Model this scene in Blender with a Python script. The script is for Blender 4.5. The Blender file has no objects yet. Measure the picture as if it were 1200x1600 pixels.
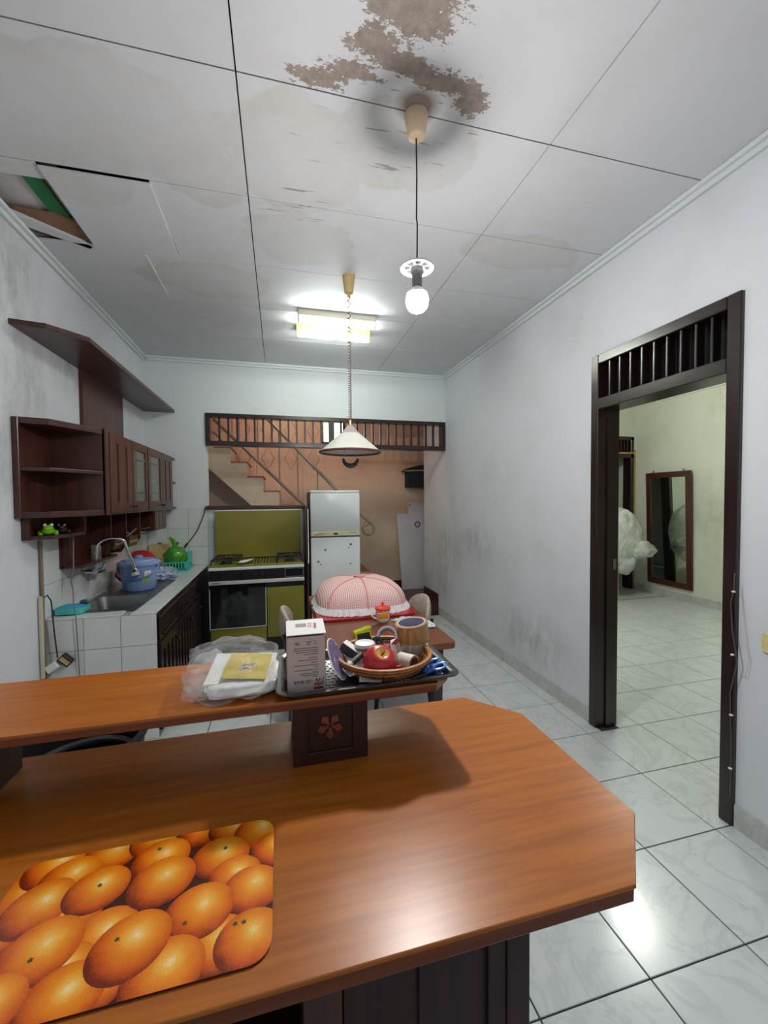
import bpy, bmesh, math, random
from mathutils import Vector, Matrix, noise as mnoise

random.seed(7)
S = bpy.context.scene
COL = S.collection
PI = math.pi

# ------------------------------------------------------------------ camera
CAM_H = 1.529
def cam_axes(yaw, pitch, roll):
    cy, sy, cp, sp = math.cos(yaw), math.sin(yaw), math.cos(pitch), math.sin(pitch)
    fwd = Vector((sy*cp, cy*cp, -sp)); right = Vector((cy, -sy, 0)); up = right.cross(fwd)
    c, s = math.cos(roll), math.sin(roll)
    return c*right + s*up, -s*right + c*up, fwd
_r, _u, _f = cam_axes(.248995, .031853, -.0082387)
cd = bpy.data.cameras.new('camera'); cam = bpy.data.objects.new('camera', cd); COL.objects.link(cam)
cd.sensor_fit = 'VERTICAL'; cd.sensor_height = 32.0; cd.lens = 643.43/1600*32.0
cd.clip_start = .02
cam.matrix_world = Matrix(((_r.x, _u.x, -_f.x, 0), (_r.y, _u.y, -_f.y, 0), (_r.z, _u.z, -_f.z, CAM_H), (0, 0, 0, 1)))
S.camera = cam

# ------------------------------------------------------------------ world, exposure
w = bpy.data.worlds.new('world'); S.world = w; w.use_nodes = True
w.node_tree.nodes['Background'].inputs[0].default_value = (.80, .90, 1.0, 1)
w.node_tree.nodes['Background'].inputs[1].default_value = .52
S.view_settings.view_transform = 'Standard'; S.view_settings.look = 'None'
S.view_settings.gamma = 1.0; S.view_settings.use_curve_mapping = False
S.view_settings.exposure = 0.0
S.cycles.max_bounces = 6; S.cycles.diffuse_bounces = 4; S.cycles.glossy_bounces = 3; S.cycles.transparent_max_bounces = 8
S.cycles.caustics_reflective = False; S.cycles.caustics_refractive = False
BULB_POWER = 680.0      # emission strength of the bare bulb
TUBE_POWER = 104.0       # the two ceiling tubes
ROOM_TUBE = 520.0        # tube in the room on the right

# ------------------------------------------------------------------ materials
def C(r, g, b):
    f = lambda v: ((v/255)/12.92 if v/255 <= .04045 else (((v/255)+.055)/1.055)**2.4)
    return (f(r), f(g), f(b), 1)
def mulc(c, k): return (min(c[0]*k, 1), min(c[1]*k, 1), min(c[2]*k, 1), 1)
class NT:
    def __init__(s, name):
        s.m = bpy.data.materials.new(name); s.m.use_nodes = True
        s.t = s.m.node_tree; s.b = s.t.nodes['Principled BSDF']
    def n(s, typ, **kw):
        nd = s.t.nodes.new(typ)
        for k, v in kw.items():
            if k.startswith('i_'): nd.inputs[k[2:].replace('_', ' ')].default_value = v
            else: setattr(nd, k, v)
        return nd
    def l(s, a, b): s.t.links.new(a, b)
    def coord(s, kind='Object'):
        if kind == 'World': return s.n('ShaderNodeNewGeometry').outputs['Position']
        return s.n('ShaderNodeTexCoord').outputs[kind]
    def mapped(s, vec, scale=(1, 1, 1), loc=(0, 0, 0), rot=(0, 0, 0)):
        mp = s.n('ShaderNodeMapping'); mp.inputs['Scale'].default_value = scale
        mp.inputs['Location'].default_value = loc; mp.inputs['Rotation'].default_value = rot
        s.l(vec, mp.inputs['Vector']); return mp.outputs[0]
    def noise(s, vec, scale, detail=4, rough=.6, dist=0):
        nd = s.n('ShaderNodeTexNoise'); nd.inputs['Scale'].default_value = scale
        nd.inputs['Detail'].default_value = detail; nd.inputs['Roughness'].default_value = rough
        nd.inputs['Distortion'].default_value = dist
        s.l(vec, nd.inputs['Vector']); return nd.outputs[0]
    def ramp(s, fac, stops):
        r = s.n('ShaderNodeValToRGB'); e = r.color_ramp.elements
        while len(e) < len(stops): e.new(.5)
        for k, (p, c) in enumerate(stops):
            e[k].position = p; e[k].color = c if isinstance(c, tuple) else (c, c, c, 1)
        s.l(fac, r.inputs[0]); return r.outputs[0]
    def math(s, op, a, b=None):
        m = s.n('ShaderNodeMath', operation=op)
        for k, v in enumerate((a, b)):
            if v is None: continue
            if isinstance(v, (int, float)): m.inputs[k].default_value = v
            else: s.l(v, m.inputs[k])
        return m.outputs[0]
    def vmath(s, op, a, b=None):
        m = s.n('ShaderNodeVectorMath', operation=op)
        for k, v in enumerate((a, b)):
            if v is None: continue
            if isinstance(v, (tuple, list)): m.inputs[k].default_value = v
            else: s.l(v, m.inputs[k])
        return m
    def mix(s, fac, a, b, blend='MIX'):
        m = s.n('ShaderNodeMix', data_type='RGBA', blend_type=blend)
        for sock, v in ((m.inputs[0], fac), (m.inputs[6], a), (m.inputs[7], b)):
            if isinstance(v, (int, float)): sock.default_value = v
            elif isinstance(v, tuple): sock.default_value = v
            else: s.l(v, sock)
        return m.outputs[2]
    def bump(s, h, strength, dist=.002):
        b = s.n('ShaderNodeBump'); b.inputs['Strength'].default_value = strength
        b.inputs['Distance'].default_value = dist
        s.l(h, b.inputs['Height']); s.l(b.outputs[0], s.b.inputs['Normal'])
    def blobs(s, vec, lst):
        out = None
        for c, r in lst:
            d = s.vmath('SUBTRACT', vec, c).outputs[0]
            d = s.vmath('MULTIPLY', d, tuple(1/k for k in r)).outputs[0]
            ln = s.vmath('LENGTH', d).outputs['Value']
            v = s.math('MAXIMUM', s.math('SUBTRACT', 1.0, ln), 0.0)
            out = v if out is None else s.math('MAXIMUM', out, v)
        return out
    def base(s, v):
        if isinstance(v, tuple): s.b.inputs['Base Color'].default_value = v
        else: s.l(v, s.b.inputs['Base Color'])
    def set(s, **kw):
        for k, v in kw.items(): s.b.inputs[k.replace('_', ' ')].default_value = v
        return s

def plain(name, c, rough=.5, metal=0, var=.10, scale=14, bump=0, coat=0, trans=0, alpha=1, emit=None, es=0, sss=0):
    t = NT(name); v = t.coord()
    n = t.noise(v, scale, 5)
    t.base(t.ramp(n, [(.28, mulc(c, 1-var)), (.72, mulc(c, 1+var))]))
    t.set(Roughness=rough, Metallic=metal, Coat_Weight=coat, Transmission_Weight=trans, Alpha=alpha)
    if bump: t.bump(t.noise(v, scale*6, 3), bump)
    if emit: t.set(Emission_Color=emit, Emission_Strength=es)
    return t.m

def wood(name, dark, light, rough=.35, axis=0, freq=1.0, coat=0.0, bump=.05):
    t = NT(name); v = t.coord('World')
    sc = [22*freq]*3; sc[axis] = 1.6*freq
    a = t.mapped(v, tuple(sc))
    n = t.noise(a, 1.6, 5, .65, .4)
    n2 = t.noise(v, 2.2, 3)
    col = t.ramp(n, [(.30, dark), (.62, light), (.80, mulc(light, 1.12))])
    col = t.mix(t.math('MULTIPLY', n2, .35), col, mulc(dark, .9))
    t.base(col); t.set(Roughness=rough, Coat_Weight=coat, Coat_Roughness=.24)
    return t.m

def wall_mat(name, c, stain, blobs=(), amount=.35, scale=1.4, blobcol=None, bump=.12):
    t = NT(name); v = t.coord('World')
    big = t.noise(v, scale, 6, .62)
    fine = t.noise(v, 24, 2)
    col = t.mix(t.math('MULTIPLY', t.ramp(big, [(.45, 0.0), (.75, 1.0)]), amount), c, stain)
    if blobs:
        m = t.blobs(v, list(blobs))
        st = t.noise(t.mapped(v, (9, 9, 4)), 1.0, 7, .7)
        k = t.math('MULTIPLY', m, t.ramp(st, [(.36, 0.0), (.70, 1.0)]))
        col = t.mix(t.math('MINIMUM', t.math('MULTIPLY', k, .75), .6), col, blobcol or stain)
    specks = t.ramp(t.noise(v, 18, 2), [(.765, 0.0), (.79, 1.0)])
    col = t.mix(t.math('MULTIPLY', specks, .35), col, mulc(stain, .55))
    t.base(col); t.set(Roughness=.75)
    t.bump(fine, bump, .002)
    return t.m

MAT = {}
MAT['wall'] = wall_mat('painted_plaster', C(214, 217, 222), C(172, 172, 168),
    [((2.02, 4.74, .92), (.2, .55, .35)), ((2.02, 3.97, 1.04), (.2, .5, .25)), ((2.02, 4.95, .53), (.2, .4, .35)),
     ((2.02, 3.0, .35), (.2, .7, .3)), ((-1.36, 2.62, 2.76), (.2, .45, .5)), ((-1.36, 2.74, 2.25), (.2, .35, .45)), ((-1.36, 3.3, 2.45), (.2, .5, .3)), ((-1.36, 2.45, 1.8), (.2, .35, .7))],
    blobcol=C(122, 120, 108))
MAT['wall_back'] = wall_mat('painted_plaster_back', C(214, 219, 220), C(186, 190, 188), amount=.25)
MAT['wall_room'] = wall_mat('cream_plaster', C(216, 218, 202), C(184, 186, 166),
    [((5.7, 4.25, 1.2), (.2, .5, .8)), ((5.7, 4.0, 2.8), (.2, .5, .5))], amount=.45, blobcol=C(150, 150, 120))
def stair_wall():
    t = NT('peach_plaster'); v = t.coord('World')
    n = t.noise(v, 1.8, 6, .65)
    sep = t.n('ShaderNodeSeparateXYZ'); t.l(v, sep.inputs[0])
    z = t.math('ADD', sep.outputs[2], t.math('MULTIPLY', t.math('SUBTRACT', n, .5), 1.2))
    k = t.ramp(t.math('MULTIPLY', z, .4), [(.58, 0.0), (.74, 1.0)])
    col = t.mix(k, C(206, 184, 160), C(232, 190, 160))
    col = t.mix(t.math('MULTIPLY', t.ramp(n, [(.45, 0.0), (.7, 1.0)]), .45), col, C(186, 148, 124))
    m = t.blobs(v, [((1.55, 6.1, .55), (.6, .3, .35)), ((1.3, 6.1, .8), (.4, .3, .4))])
    col = t.mix(t.math('MULTIPLY', m, .6), col, C(150, 140, 126))
    t.base(col); t.set(Roughness=.7); return t.m
MAT['stair_wall'] = stair_wall()
def ceiling_mat():
    t = NT('ceiling_paint'); v = t.coord('World')
    big = t.noise(v, 2.0, 6, .62, .4); fine = t.noise(v, 26, 4, .7)
    col = t.mix(t.math('MULTIPLY', t.ramp(big, [(.48, 0.0), (.72, 1.0)]), .30), C(212, 213, 216), C(186, 184, 176))
    # old water stains on the left-hand boards
    st = t.blobs(v, [((-.66, 1.9, 3.04), (.60, .34, .3)), ((-.95, 2.1, 3.04), (.45, .4, .3)), ((-.3, 2.1, 3.04), (.25, .25, .3)), ((.1, 1.95, 3.04), (.35, .45, .3)), ((1.5, 2.3, 3.04), (.5, .22, .3)), ((.55, 1.75, 3.04), (.40, .30, .3)), ((-.45, 3.1, 3.04), (.5, .3, .3)), ((0.15, 2.5, 3.04), (.4, .3, .3))])
    edge = t.math('ADD', st, t.math('MULTIPLY', t.math('SUBTRACT', t.noise(v, 4.5, 6, .6), .5), .8))
    k = t.ramp(edge, [(.16, 0.0), (.22, 1.0), (.5, .55)])
    k = t.math('MULTIPLY', k, t.ramp(t.noise(v, 3.1, 7, .7), [(.3, .15), (.7, 1.0)]))
    col = t.mix(t.math('MULTIPLY', k, .62), col, C(190, 186, 172))
    # flaked paint round the rose: bare board showing through
    pn = t.noise(t.mapped(v, (13, 24, 13)), 1.0, 9, .74)
    P = t.blobs(v, [((.42, 1.24, 3.04), (.22, .16, .3)), ((.33, 1.37, 3.04), (.13, .08, .3)), ((.45, 1.42, 3.04), (.19, .06, .3)),
                    ((.62, 1.44, 3.04), (.24, .065, .3)), ((.15, 1.53, 3.04), (.15, .06, .3)), ((.28, 1.475, 3.04), (.17, .05, .3)), ((.74, 1.48, 3.04), (.10, .09, .3))])
    pf = t.noise(t.mapped(v, (48, 70, 48)), 1.0, 4, .7)
    pk = t.math('ADD', t.math('MULTIPLY', t.math('SUBTRACT', pn, .5), 2.4), t.math('MULTIPLY', t.math('SUBTRACT', pf, .5), .9))
    pm = t.ramp(t.math('ADD', P, pk), [(.36, 0.0), (.375, 1.0)])
    pm = t.math('MULTIPLY', pm, t.ramp(P, [(.02, 0.0), (.06, 1.0)]))
    bare = t.ramp(fine, [(.3, C(134, 120, 110)), (.7, C(164, 150, 140))])
    col = t.mix(pm, col, bare)
    # thin curled flakes along the boards
    sn = t.noise(t.mapped(v, (5, 42, 5)), 1.0, 5, .6)
    Q = t.blobs(v, [((.25, 1.79, 3.04), (.25, .14, .3)), ((.5, 1.75, 3.04), (.32, .22, .3)), ((.15, 2.2, 3.04), (.5, .14, .3)), ((.5, 1.6, 3.04), (.4, .12, .3))])
    sm = t.math('MULTIPLY', t.ramp(sn, [(.615, 0.0), (.64, 1.0)]), t.ramp(Q, [(.05, 0.0), (.25, 1.0)]))
    col = t.mix(t.math('MULTIPLY', sm, .8), col, C(150, 136, 122))
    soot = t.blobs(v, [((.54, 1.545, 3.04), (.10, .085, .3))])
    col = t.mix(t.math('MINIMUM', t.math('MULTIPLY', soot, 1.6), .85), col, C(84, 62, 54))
    t.base(col); t.set(Roughness=.7)
    t.bump(t.noise(v, 40, 2), .12, .002)
    return t.m
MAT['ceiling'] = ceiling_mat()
def floor_tile(name, c, vein, rough=.20):
    t = NT(name); v = t.coord('World')
    info = t.n('ShaderNodeObjectInfo')
    off = t.vmath('MULTIPLY', info.outputs['Location'], (3.7, 5.1, 1.0)).outputs[0]
    p = t.vmath('ADD', v, off).outputs[0]
    n = t.noise(p, 2.6, 8, .62, 1.2)
    k = t.ramp(n, [(.455, 0.0), (.495, 1.0), (.535, 0.0)])
    soft = t.noise(p, 5, 4)
    col = t.mix(t.math('MULTIPLY', k, .32), c, vein)
    col = t.mix(t.math('MULTIPLY', t.ramp(soft, [(.4, 0.0), (.8, 1.0)]), .22), col, mulc(vein, 1.25))
    dirt = t.ramp(t.noise(v, 22, 2), [(.77, 0.0), (.79, 1.0)])
    col = t.mix(t.math('MULTIPLY', dirt, .5), col, C(90, 88, 84))
    t.base(col); t.set(Roughness=rough)
    t.bump(t.noise(v, 70, 2), .06, .001)
    return t.m
MAT['floor_tile'] = floor_tile('marble_tile', C(214, 219, 218), C(168, 176, 178))
MAT['skirt_tile'] = floor_tile('skirting_tile', C(196, 198, 194), C(146, 148, 146), .3)
MAT['grout'] = plain('dark_grout', C(70, 70, 68), .9)
MAT['wtile'] = plain('white_wall_tile', C(214, 217, 214), .16, var=.05, scale=6)
MAT['wgrout'] = plain('tile_grout', C(150, 148, 140), .9)
MAT['dark'] = wood('dark_stained_wood', C(26, 13, 13), C(43, 24, 23), .26, axis=2, coat=.25)
MAT['darkx'] = wood('dark_stained_rail', C(26, 13, 13), C(43, 24, 23), .26, axis=0, coat=.25)
MAT['cab'] = wood('mahogany_cabinet', C(52, 24, 18), C(86, 42, 30), .34, axis=2, coat=.15)
MAT['cabx'] = wood('mahogany_plank', C(50, 24, 20), C(78, 40, 32), .36, axis=1, coat=.15)
MAT['counter'] = wood('varnished_teak', C(154, 83, 22), C(184, 107, 33), .30, axis=0, freq=1.6, coat=0, bump=.02)
MAT['counter_edge'] = wood('teak_edging', C(96, 44, 20), C(128, 64, 30), .30, axis=0, coat=.3)
MAT['counter_dark'] = wood('bar_dark_wood', C(36, 15, 13), C(58, 25, 20), .5, axis=2, coat=0)
MAT['flower'] = wood('carved_wood', C(112, 56, 34), C(140, 74, 46), .5, axis=0)
MAT['table'] = wood('dining_table_wood', C(116, 62, 36), C(132, 74, 46), .30, axis=1, coat=.1)
MAT['wood_pale'] = wood('pale_raw_wood', C(150, 116, 78), C(190, 156, 112), .6, axis=2)
MAT['olive'] = plain('olive_enamel', C(128, 122, 44), .24, var=.07, scale=4)
MAT['olive_d'] = plain('olive_enamel_dark', C(110, 104, 38), .3, var=.07, scale=4)
MAT['black'] = plain('black_enamel', C(20, 20, 22), .35)
MAT['iron'] = plain('cast_iron', C(26, 25, 24), .65, bump=.2)
MAT['blackglass'] = plain('black_glass', C(12, 13, 15), .06, coat=.5)
MAT['oveninner'] = plain('oven_window', C(30, 31, 34), .08, coat=.5)
MAT['chrome'] = plain('chrome', C(210, 210, 212), .14, metal=1, var=.03)
MAT['steel'] = plain('brushed_steel', C(150, 148, 146), .30, metal=1, var=.06, scale=40)
MAT['alu'] = plain('satin_aluminium', C(214, 212, 206), .4, metal=.3, var=.05)
MAT['white'] = plain('white_enamel', C(222, 226, 226), .22, var=.03, scale=3)
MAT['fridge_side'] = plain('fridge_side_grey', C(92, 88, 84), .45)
MAT['cream'] = plain('cream_plastic', C(222, 214, 176), .35)
MAT['beige'] = plain('aged_beige_plastic', C(222, 196, 160), .5, var=.1)
MAT['tan'] = plain('tan_plastic', C(196, 168, 116), .5, var=.1)
MAT['brass'] = plain('brass', C(200, 168, 96), .3, metal=1)
MAT['shade'] = plain('lamp_shade_cloth', C(206, 206, 196), .6, var=.05, scale=10)
MAT['shade_top'] = plain('lamp_shade_collar', C(176, 164, 164), .6)
MAT['brown_rim'] = plain('brown_rim', C(96, 52, 44), .4)
MAT['grey'] = plain('grey_plastic', C(112, 108, 112), .5)
MAT['dgrey'] = plain('dark_grey_plastic', C(62, 62, 66), .45)
MAT['cord'] = plain('dark_flex', C(50, 38, 34), .6)
MAT['coil'] = plain('brown_coiled_flex', C(120, 96, 86), .5)
MAT['tubebody'] = plain('fixture_white_enamel', C(226, 222, 200), .4)
MAT['tubebody2'] = plain('fixture_yellowed_enamel', C(204, 192, 112), .4)
def emitter(name, c, s):
    t = NT(name); v = t.coord()
    n = t.noise(v, 3, 2)
    t.base(c); t.l(t.ramp(n, [(.2, mulc(c, .97)), (.8, c)]), t.b.inputs['Emission Color']); t.set(Emission_Strength=s)
    return t.m
MAT['bulb'] = emitter('lit_bulb', (1, .97, .95, 1), BULB_POWER)
MAT['tube'] = emitter('lit_tube', (.93, 1, .95, 1), TUBE_POWER)
MAT['room_tube'] = emitter('lit_room_tube', (.97, 1, .92, 1), ROOM_TUBE)
MAT['added_hall_bulb'] = emitter('lit_added_hall_bulb', (1, .95, .87, 1), 260.0)  # emission of the added, unseen stair hall bulb
MAT['daypane'] = emitter('daylit_pane', (.85, .95, 1, 1), 1.6)
MAT['bluebucket'] = plain('blue_plastic', C(132, 158, 206), .35, var=.06)
MAT['blue_d'] = plain('blue_plastic_handle', C(96, 122, 176), .35)
MAT['red'] = plain('red_plastic', C(188, 40, 44), .35)
MAT['redtray'] = plain('red_lacquer', C(172, 24, 36), .3)
MAT['teal'] = plain('turquoise_plastic', C(72, 188, 178), .35)
MAT['cyan'] = plain('sky_blue_sponge', C(60, 150, 196), .8, bump=.3)
MAT['greenbag'] = plain('green_plastic_film', C(70, 150, 40), .25, var=.3, scale=20, alpha=.92)
MAT['frog'] = plain('lime_green_rubber', C(128, 190, 20), .4)
MAT['frog2'] = plain('dark_rubber', C(48, 44, 32), .4)
MAT['yellow'] = plain('yellow_card', C(206, 184, 62), .45, var=.06)
MAT['yellow_b'] = plain('bright_yellow', C(232, 196, 20), .45)
MAT['paper'] = plain('white_paper', C(232, 232, 228), .6, var=.03)
MAT['boxcard'] = plain('pinkish_carton', C(206, 184, 172), .6, var=.03)
MAT['boxinside'] = plain('carton_inside', C(122, 62, 48), .7)
MAT['ink'] = plain('grey_ink', C(96, 82, 78), .6)
MAT['ink_d'] = plain('black_ink', C(30, 26, 26), .6)
MAT['logo'] = plain('red_ink', C(150, 28, 30), .5)
MAT['pinkink'] = plain('pink_ink', C(226, 120, 120), .6)
MAT['tray'] = plain('black_lacquer', C(40, 40, 43), .22, coat=.3)
def wicker():
    t = NT('woven_rattan'); v = t.coord()
    wv = t.n('ShaderNodeTexWave', wave_type='BANDS', bands_direction='Z'); wv.inputs['Scale'].default_value = 60; wv.inputs['Distortion'].default_value = 2
    t.l(v, wv.inputs[0])
    n = t.noise(v, 60, 3)
    t.base(t.ramp(t.math('MULTIPLY', t.math('ADD', wv.outputs[1], n), .5), [(.25, C(110, 60, 24)), (.75, C(192, 128, 66))]))
    t.set(Roughness=.4); t.bump(wv.outputs[1], .5, .002)
    return t.m
MAT['wicker'] = wicker()
def apple():
    t = NT('apple_skin'); v = t.coord()
    sep = t.n('ShaderNodeSeparateXYZ'); t.l(v, sep.inputs[0])
    rad = t.vmath('LENGTH', t.vmath('MULTIPLY', t.vmath('SUBTRACT', v, (0, 0, .088)).outputs[0], (1, 1, .6)).outputs[0]).outputs['Value']
    n = t.noise(t.mapped(v, (60, 60, 10)), 1, 4)
    k = t.math('ADD', rad, t.math('MULTIPLY', t.math('SUBTRACT', n, .5), .014))
    t.base(t.ramp(t.math('MULTIPLY', k, 10), [(.085, C(150, 150, 50)), (.13, C(226, 180, 80)), (.20, C(190, 26, 28)), (.9, C(158, 14, 24))]))
    t.set(Roughness=.28, Coat_Weight=.3)
    return t.m
MAT['apple'] = apple()
MAT['stem'] = plain('apple_stem', C(60, 70, 30), .7)
MAT['browntape'] = plain('brown_packing_tape', C(176, 122, 62), .18, var=.06, coat=.4)
MAT['cleartape'] = plain('clear_tape', C(206, 200, 194), .12, metal=.45, var=.12, scale=30)
MAT['masking'] = plain('masking_tape', C(222, 214, 200), .55)
MAT['core'] = plain('cardboard_core', C(160, 118, 92), .7)
MAT['corelab'] = plain('core_print', C(170, 170, 190), .5)
MAT['scis'] = plain('blue_grip', C(14, 106, 190), .3)
MAT['purple'] = None
def plate_mat():
    t = NT('purple_floral_print'); v = t.coord()
    vo = t.n('ShaderNodeTexVoronoi'); vo.inputs['Scale'].default_value = 46; t.l(v, vo.inputs['Vector'])
    vo2 = t.n('ShaderNodeTexVoronoi'); vo2.inputs['Scale'].default_value = 130; t.l(v, vo2.inputs['Vector'])
    col = t.ramp(vo2.outputs['Distance'], [(.1, C(84, 66, 116)), (.6, C(140, 122, 160))])
    col = t.mix(t.ramp(vo.outputs['Distance'], [(.28, 1.0), (.36, 0.0)]), col, C(206, 196, 210))
    col = t.mix(t.ramp(vo.outputs['Distance'], [(.13, 1.0), (.17, 0.0)]), col, C(200, 160, 60))
    t.base(col); t.set(Roughness=.3); return t.m
MAT['purple'] = plate_mat()
def gingham():
    t = NT('pink_gingham'); v = t.coord('World')
    sep = t.n('ShaderNodeSeparateXYZ'); t.l(v, sep.inputs[0])
    def band(s): return t.ramp(t.math('FRACT', t.math('MULTIPLY', s, 78)), [(.0, 1.0), (.42, 1.0), (.46, 0.0)])
    a = band(sep.outputs[0]); b = band(t.math('ADD', sep.outputs[2], t.math('MULTIPLY', sep.outputs[1], .8)))
    k = t.math('MULTIPLY', t.math('ADD', a, b), .5)
    t.base(t.ramp(k, [(.1, C(240, 230, 226)), (.5, C(230, 184, 178)), (.95, C(204, 112, 108))]))
    t.set(Roughness=.8); return t.m
MAT['gingham'] = gingham()
MAT['pinkpipe'] = plain('pink_piping', C(222, 150, 144), .8)
MAT['lace'] = plain('white_lace', C(236, 234, 234), .85, bump=.4, scale=40)
MAT['orange_lid'] = plain('orange_red_lid', C(232, 70, 44), .35)
def mug_mat():
    t = NT('mug_print'); v = t.coord()
    ch = t.n('ShaderNodeTexChecker'); ch.inputs['Scale'].default_value = 130
    ch.inputs[1].default_value = C(240, 226, 214); ch.inputs[2].default_value = C(214, 60, 40); t.l(v, ch.inputs[0])
    b = t.blobs(v, [((0, -.045, .045), (.032, .04, .026))])
    t.base(t.mix(t.ramp(b, [(.0, 0.0), (.08, 1.0)]), ch.outputs[0], C(236, 156, 20))); t.set(Roughness=.25); return t.m
MAT['mugprint'] = mug_mat()
MAT['lime'] = plain('lime_grip', C(190, 204, 24), .4)
def towel():
    t = NT('green_striped_towel'); v = t.coord()
    wv = t.n('ShaderNodeTexWave', wave_type='BANDS', bands_direction='X'); wv.inputs['Scale'].default_value = 9; wv.inputs['Distortion'].default_value = 3
    t.l(v, wv.inputs[0])
    t.base(t.ramp(wv.outputs[1], [(.0, C(206, 226, 214)), (.72, C(200, 222, 208)), (.80, C(60, 120, 92)), (.9, C(196, 220, 206))]))
    t.set(Roughness=.9); t.bump(t.noise(v, 60, 3), .4); return t.m
MAT['towel'] = towel()
def uphol():
    t = NT('mottled_upholstery'); v = t.coord(); n = t.noise(v, 60, 5, .7)
    t.base(t.ramp(n, [(.35, C(150, 134, 122)), (.65, C(206, 192, 178))])); t.set(Roughness=.9); t.bump(n, .3); return t.m
MAT['uphol'] = uphol()
def film(name, c, alpha, rough=.12, bs=.7, sc=16):
    t = NT(name); v = t.coord(); n = t.noise(v, sc, 4, .65, .8); n2 = t.noise(v, sc*3.4, 2, .6)
    t.base(c); t.set(Roughness=rough)
    t.l(t.ramp(n, [(.40, alpha*.45), (.70, min(1, alpha*1.6))]), t.b.inputs['Alpha'])
    t.bump(t.math('ADD', n, t.math('MULTIPLY', n2, .4)), bs, .012); return t.m
MAT['film'] = film('clear_plastic_film', C(226, 228, 230), .20)
MAT['wrap'] = film('milky_plastic_wrap', C(222, 226, 220), .95, .25, .5, 4)
MAT['bluecloth'] = film('blue_white_film', C(190, 204, 232), 1.0, .3)
MAT['mirror'] = plain('mirror_glass', C(216, 226, 216), .02, metal=1, var=.01)
MAT['glass'] = plain('cabinet_glass', C(150, 152, 146), .05, var=.05, alpha=.55)
MAT['greenpaint'] = plain('green_paint', C(24, 112, 58), .6)
MAT['timber'] = plain('water_stained_ply', C(134, 100, 74), .8, var=.3, scale=6)
MAT['rawboard'] = plain('raw_ceiling_board', C(196, 192, 188), .8)
MAT['void'] = plain('attic_dark', C(40, 36, 32), .95)
MAT['stairside'] = plain('stair_plaster', C(206, 184, 160), .6, var=.1, scale=4)
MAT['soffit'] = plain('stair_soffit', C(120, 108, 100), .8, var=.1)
MAT['stepedge'] = plain('stair_tread_tile', C(150, 92, 74), .4, var=.15)
MAT['rail'] = plain('painted_steel_rail', C(150, 136, 124), .4, metal=.1, var=.15)
MAT['rust'] = plain('grey_rail_lower', C(126, 108, 96), .5, metal=.1, var=.2)
MAT['brownfloor'] = plain('brown_floor', C(66, 36, 30), .3, var=.15)
MAT['whiteboard'] = plain('grey_white_sheet', C(198, 194, 198), .45, var=.06, scale=3)
MAT['blackbag'] = plain('black_fabric', C(22, 22, 30), .7, var=.3)
MAT['ivory'] = plain('ivory_socket', C(222, 202, 150), .4)
MAT['cable'] = plain('dull_cable', C(86, 74, 68), .6)
MAT['pipe'] = plain('old_pipe', C(130, 112, 96), .6, var=.3)
MAT['conduit'] = plain('cream_conduit', C(206, 196, 170), .5)
MAT['blacktub'] = plain('black_tub_plastic', C(24, 26, 28), .45)
MAT['gold'] = plain('gold_trim', C(200, 176, 110), .3, metal=.8)
MAT['pictile'] = plain('printed_tile', C(200, 172, 120), .4, var=.35, scale=60)
MAT['ledge'] = plain('yellowed_wood_gap', C(168, 140, 70), .7, var=.3)

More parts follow.
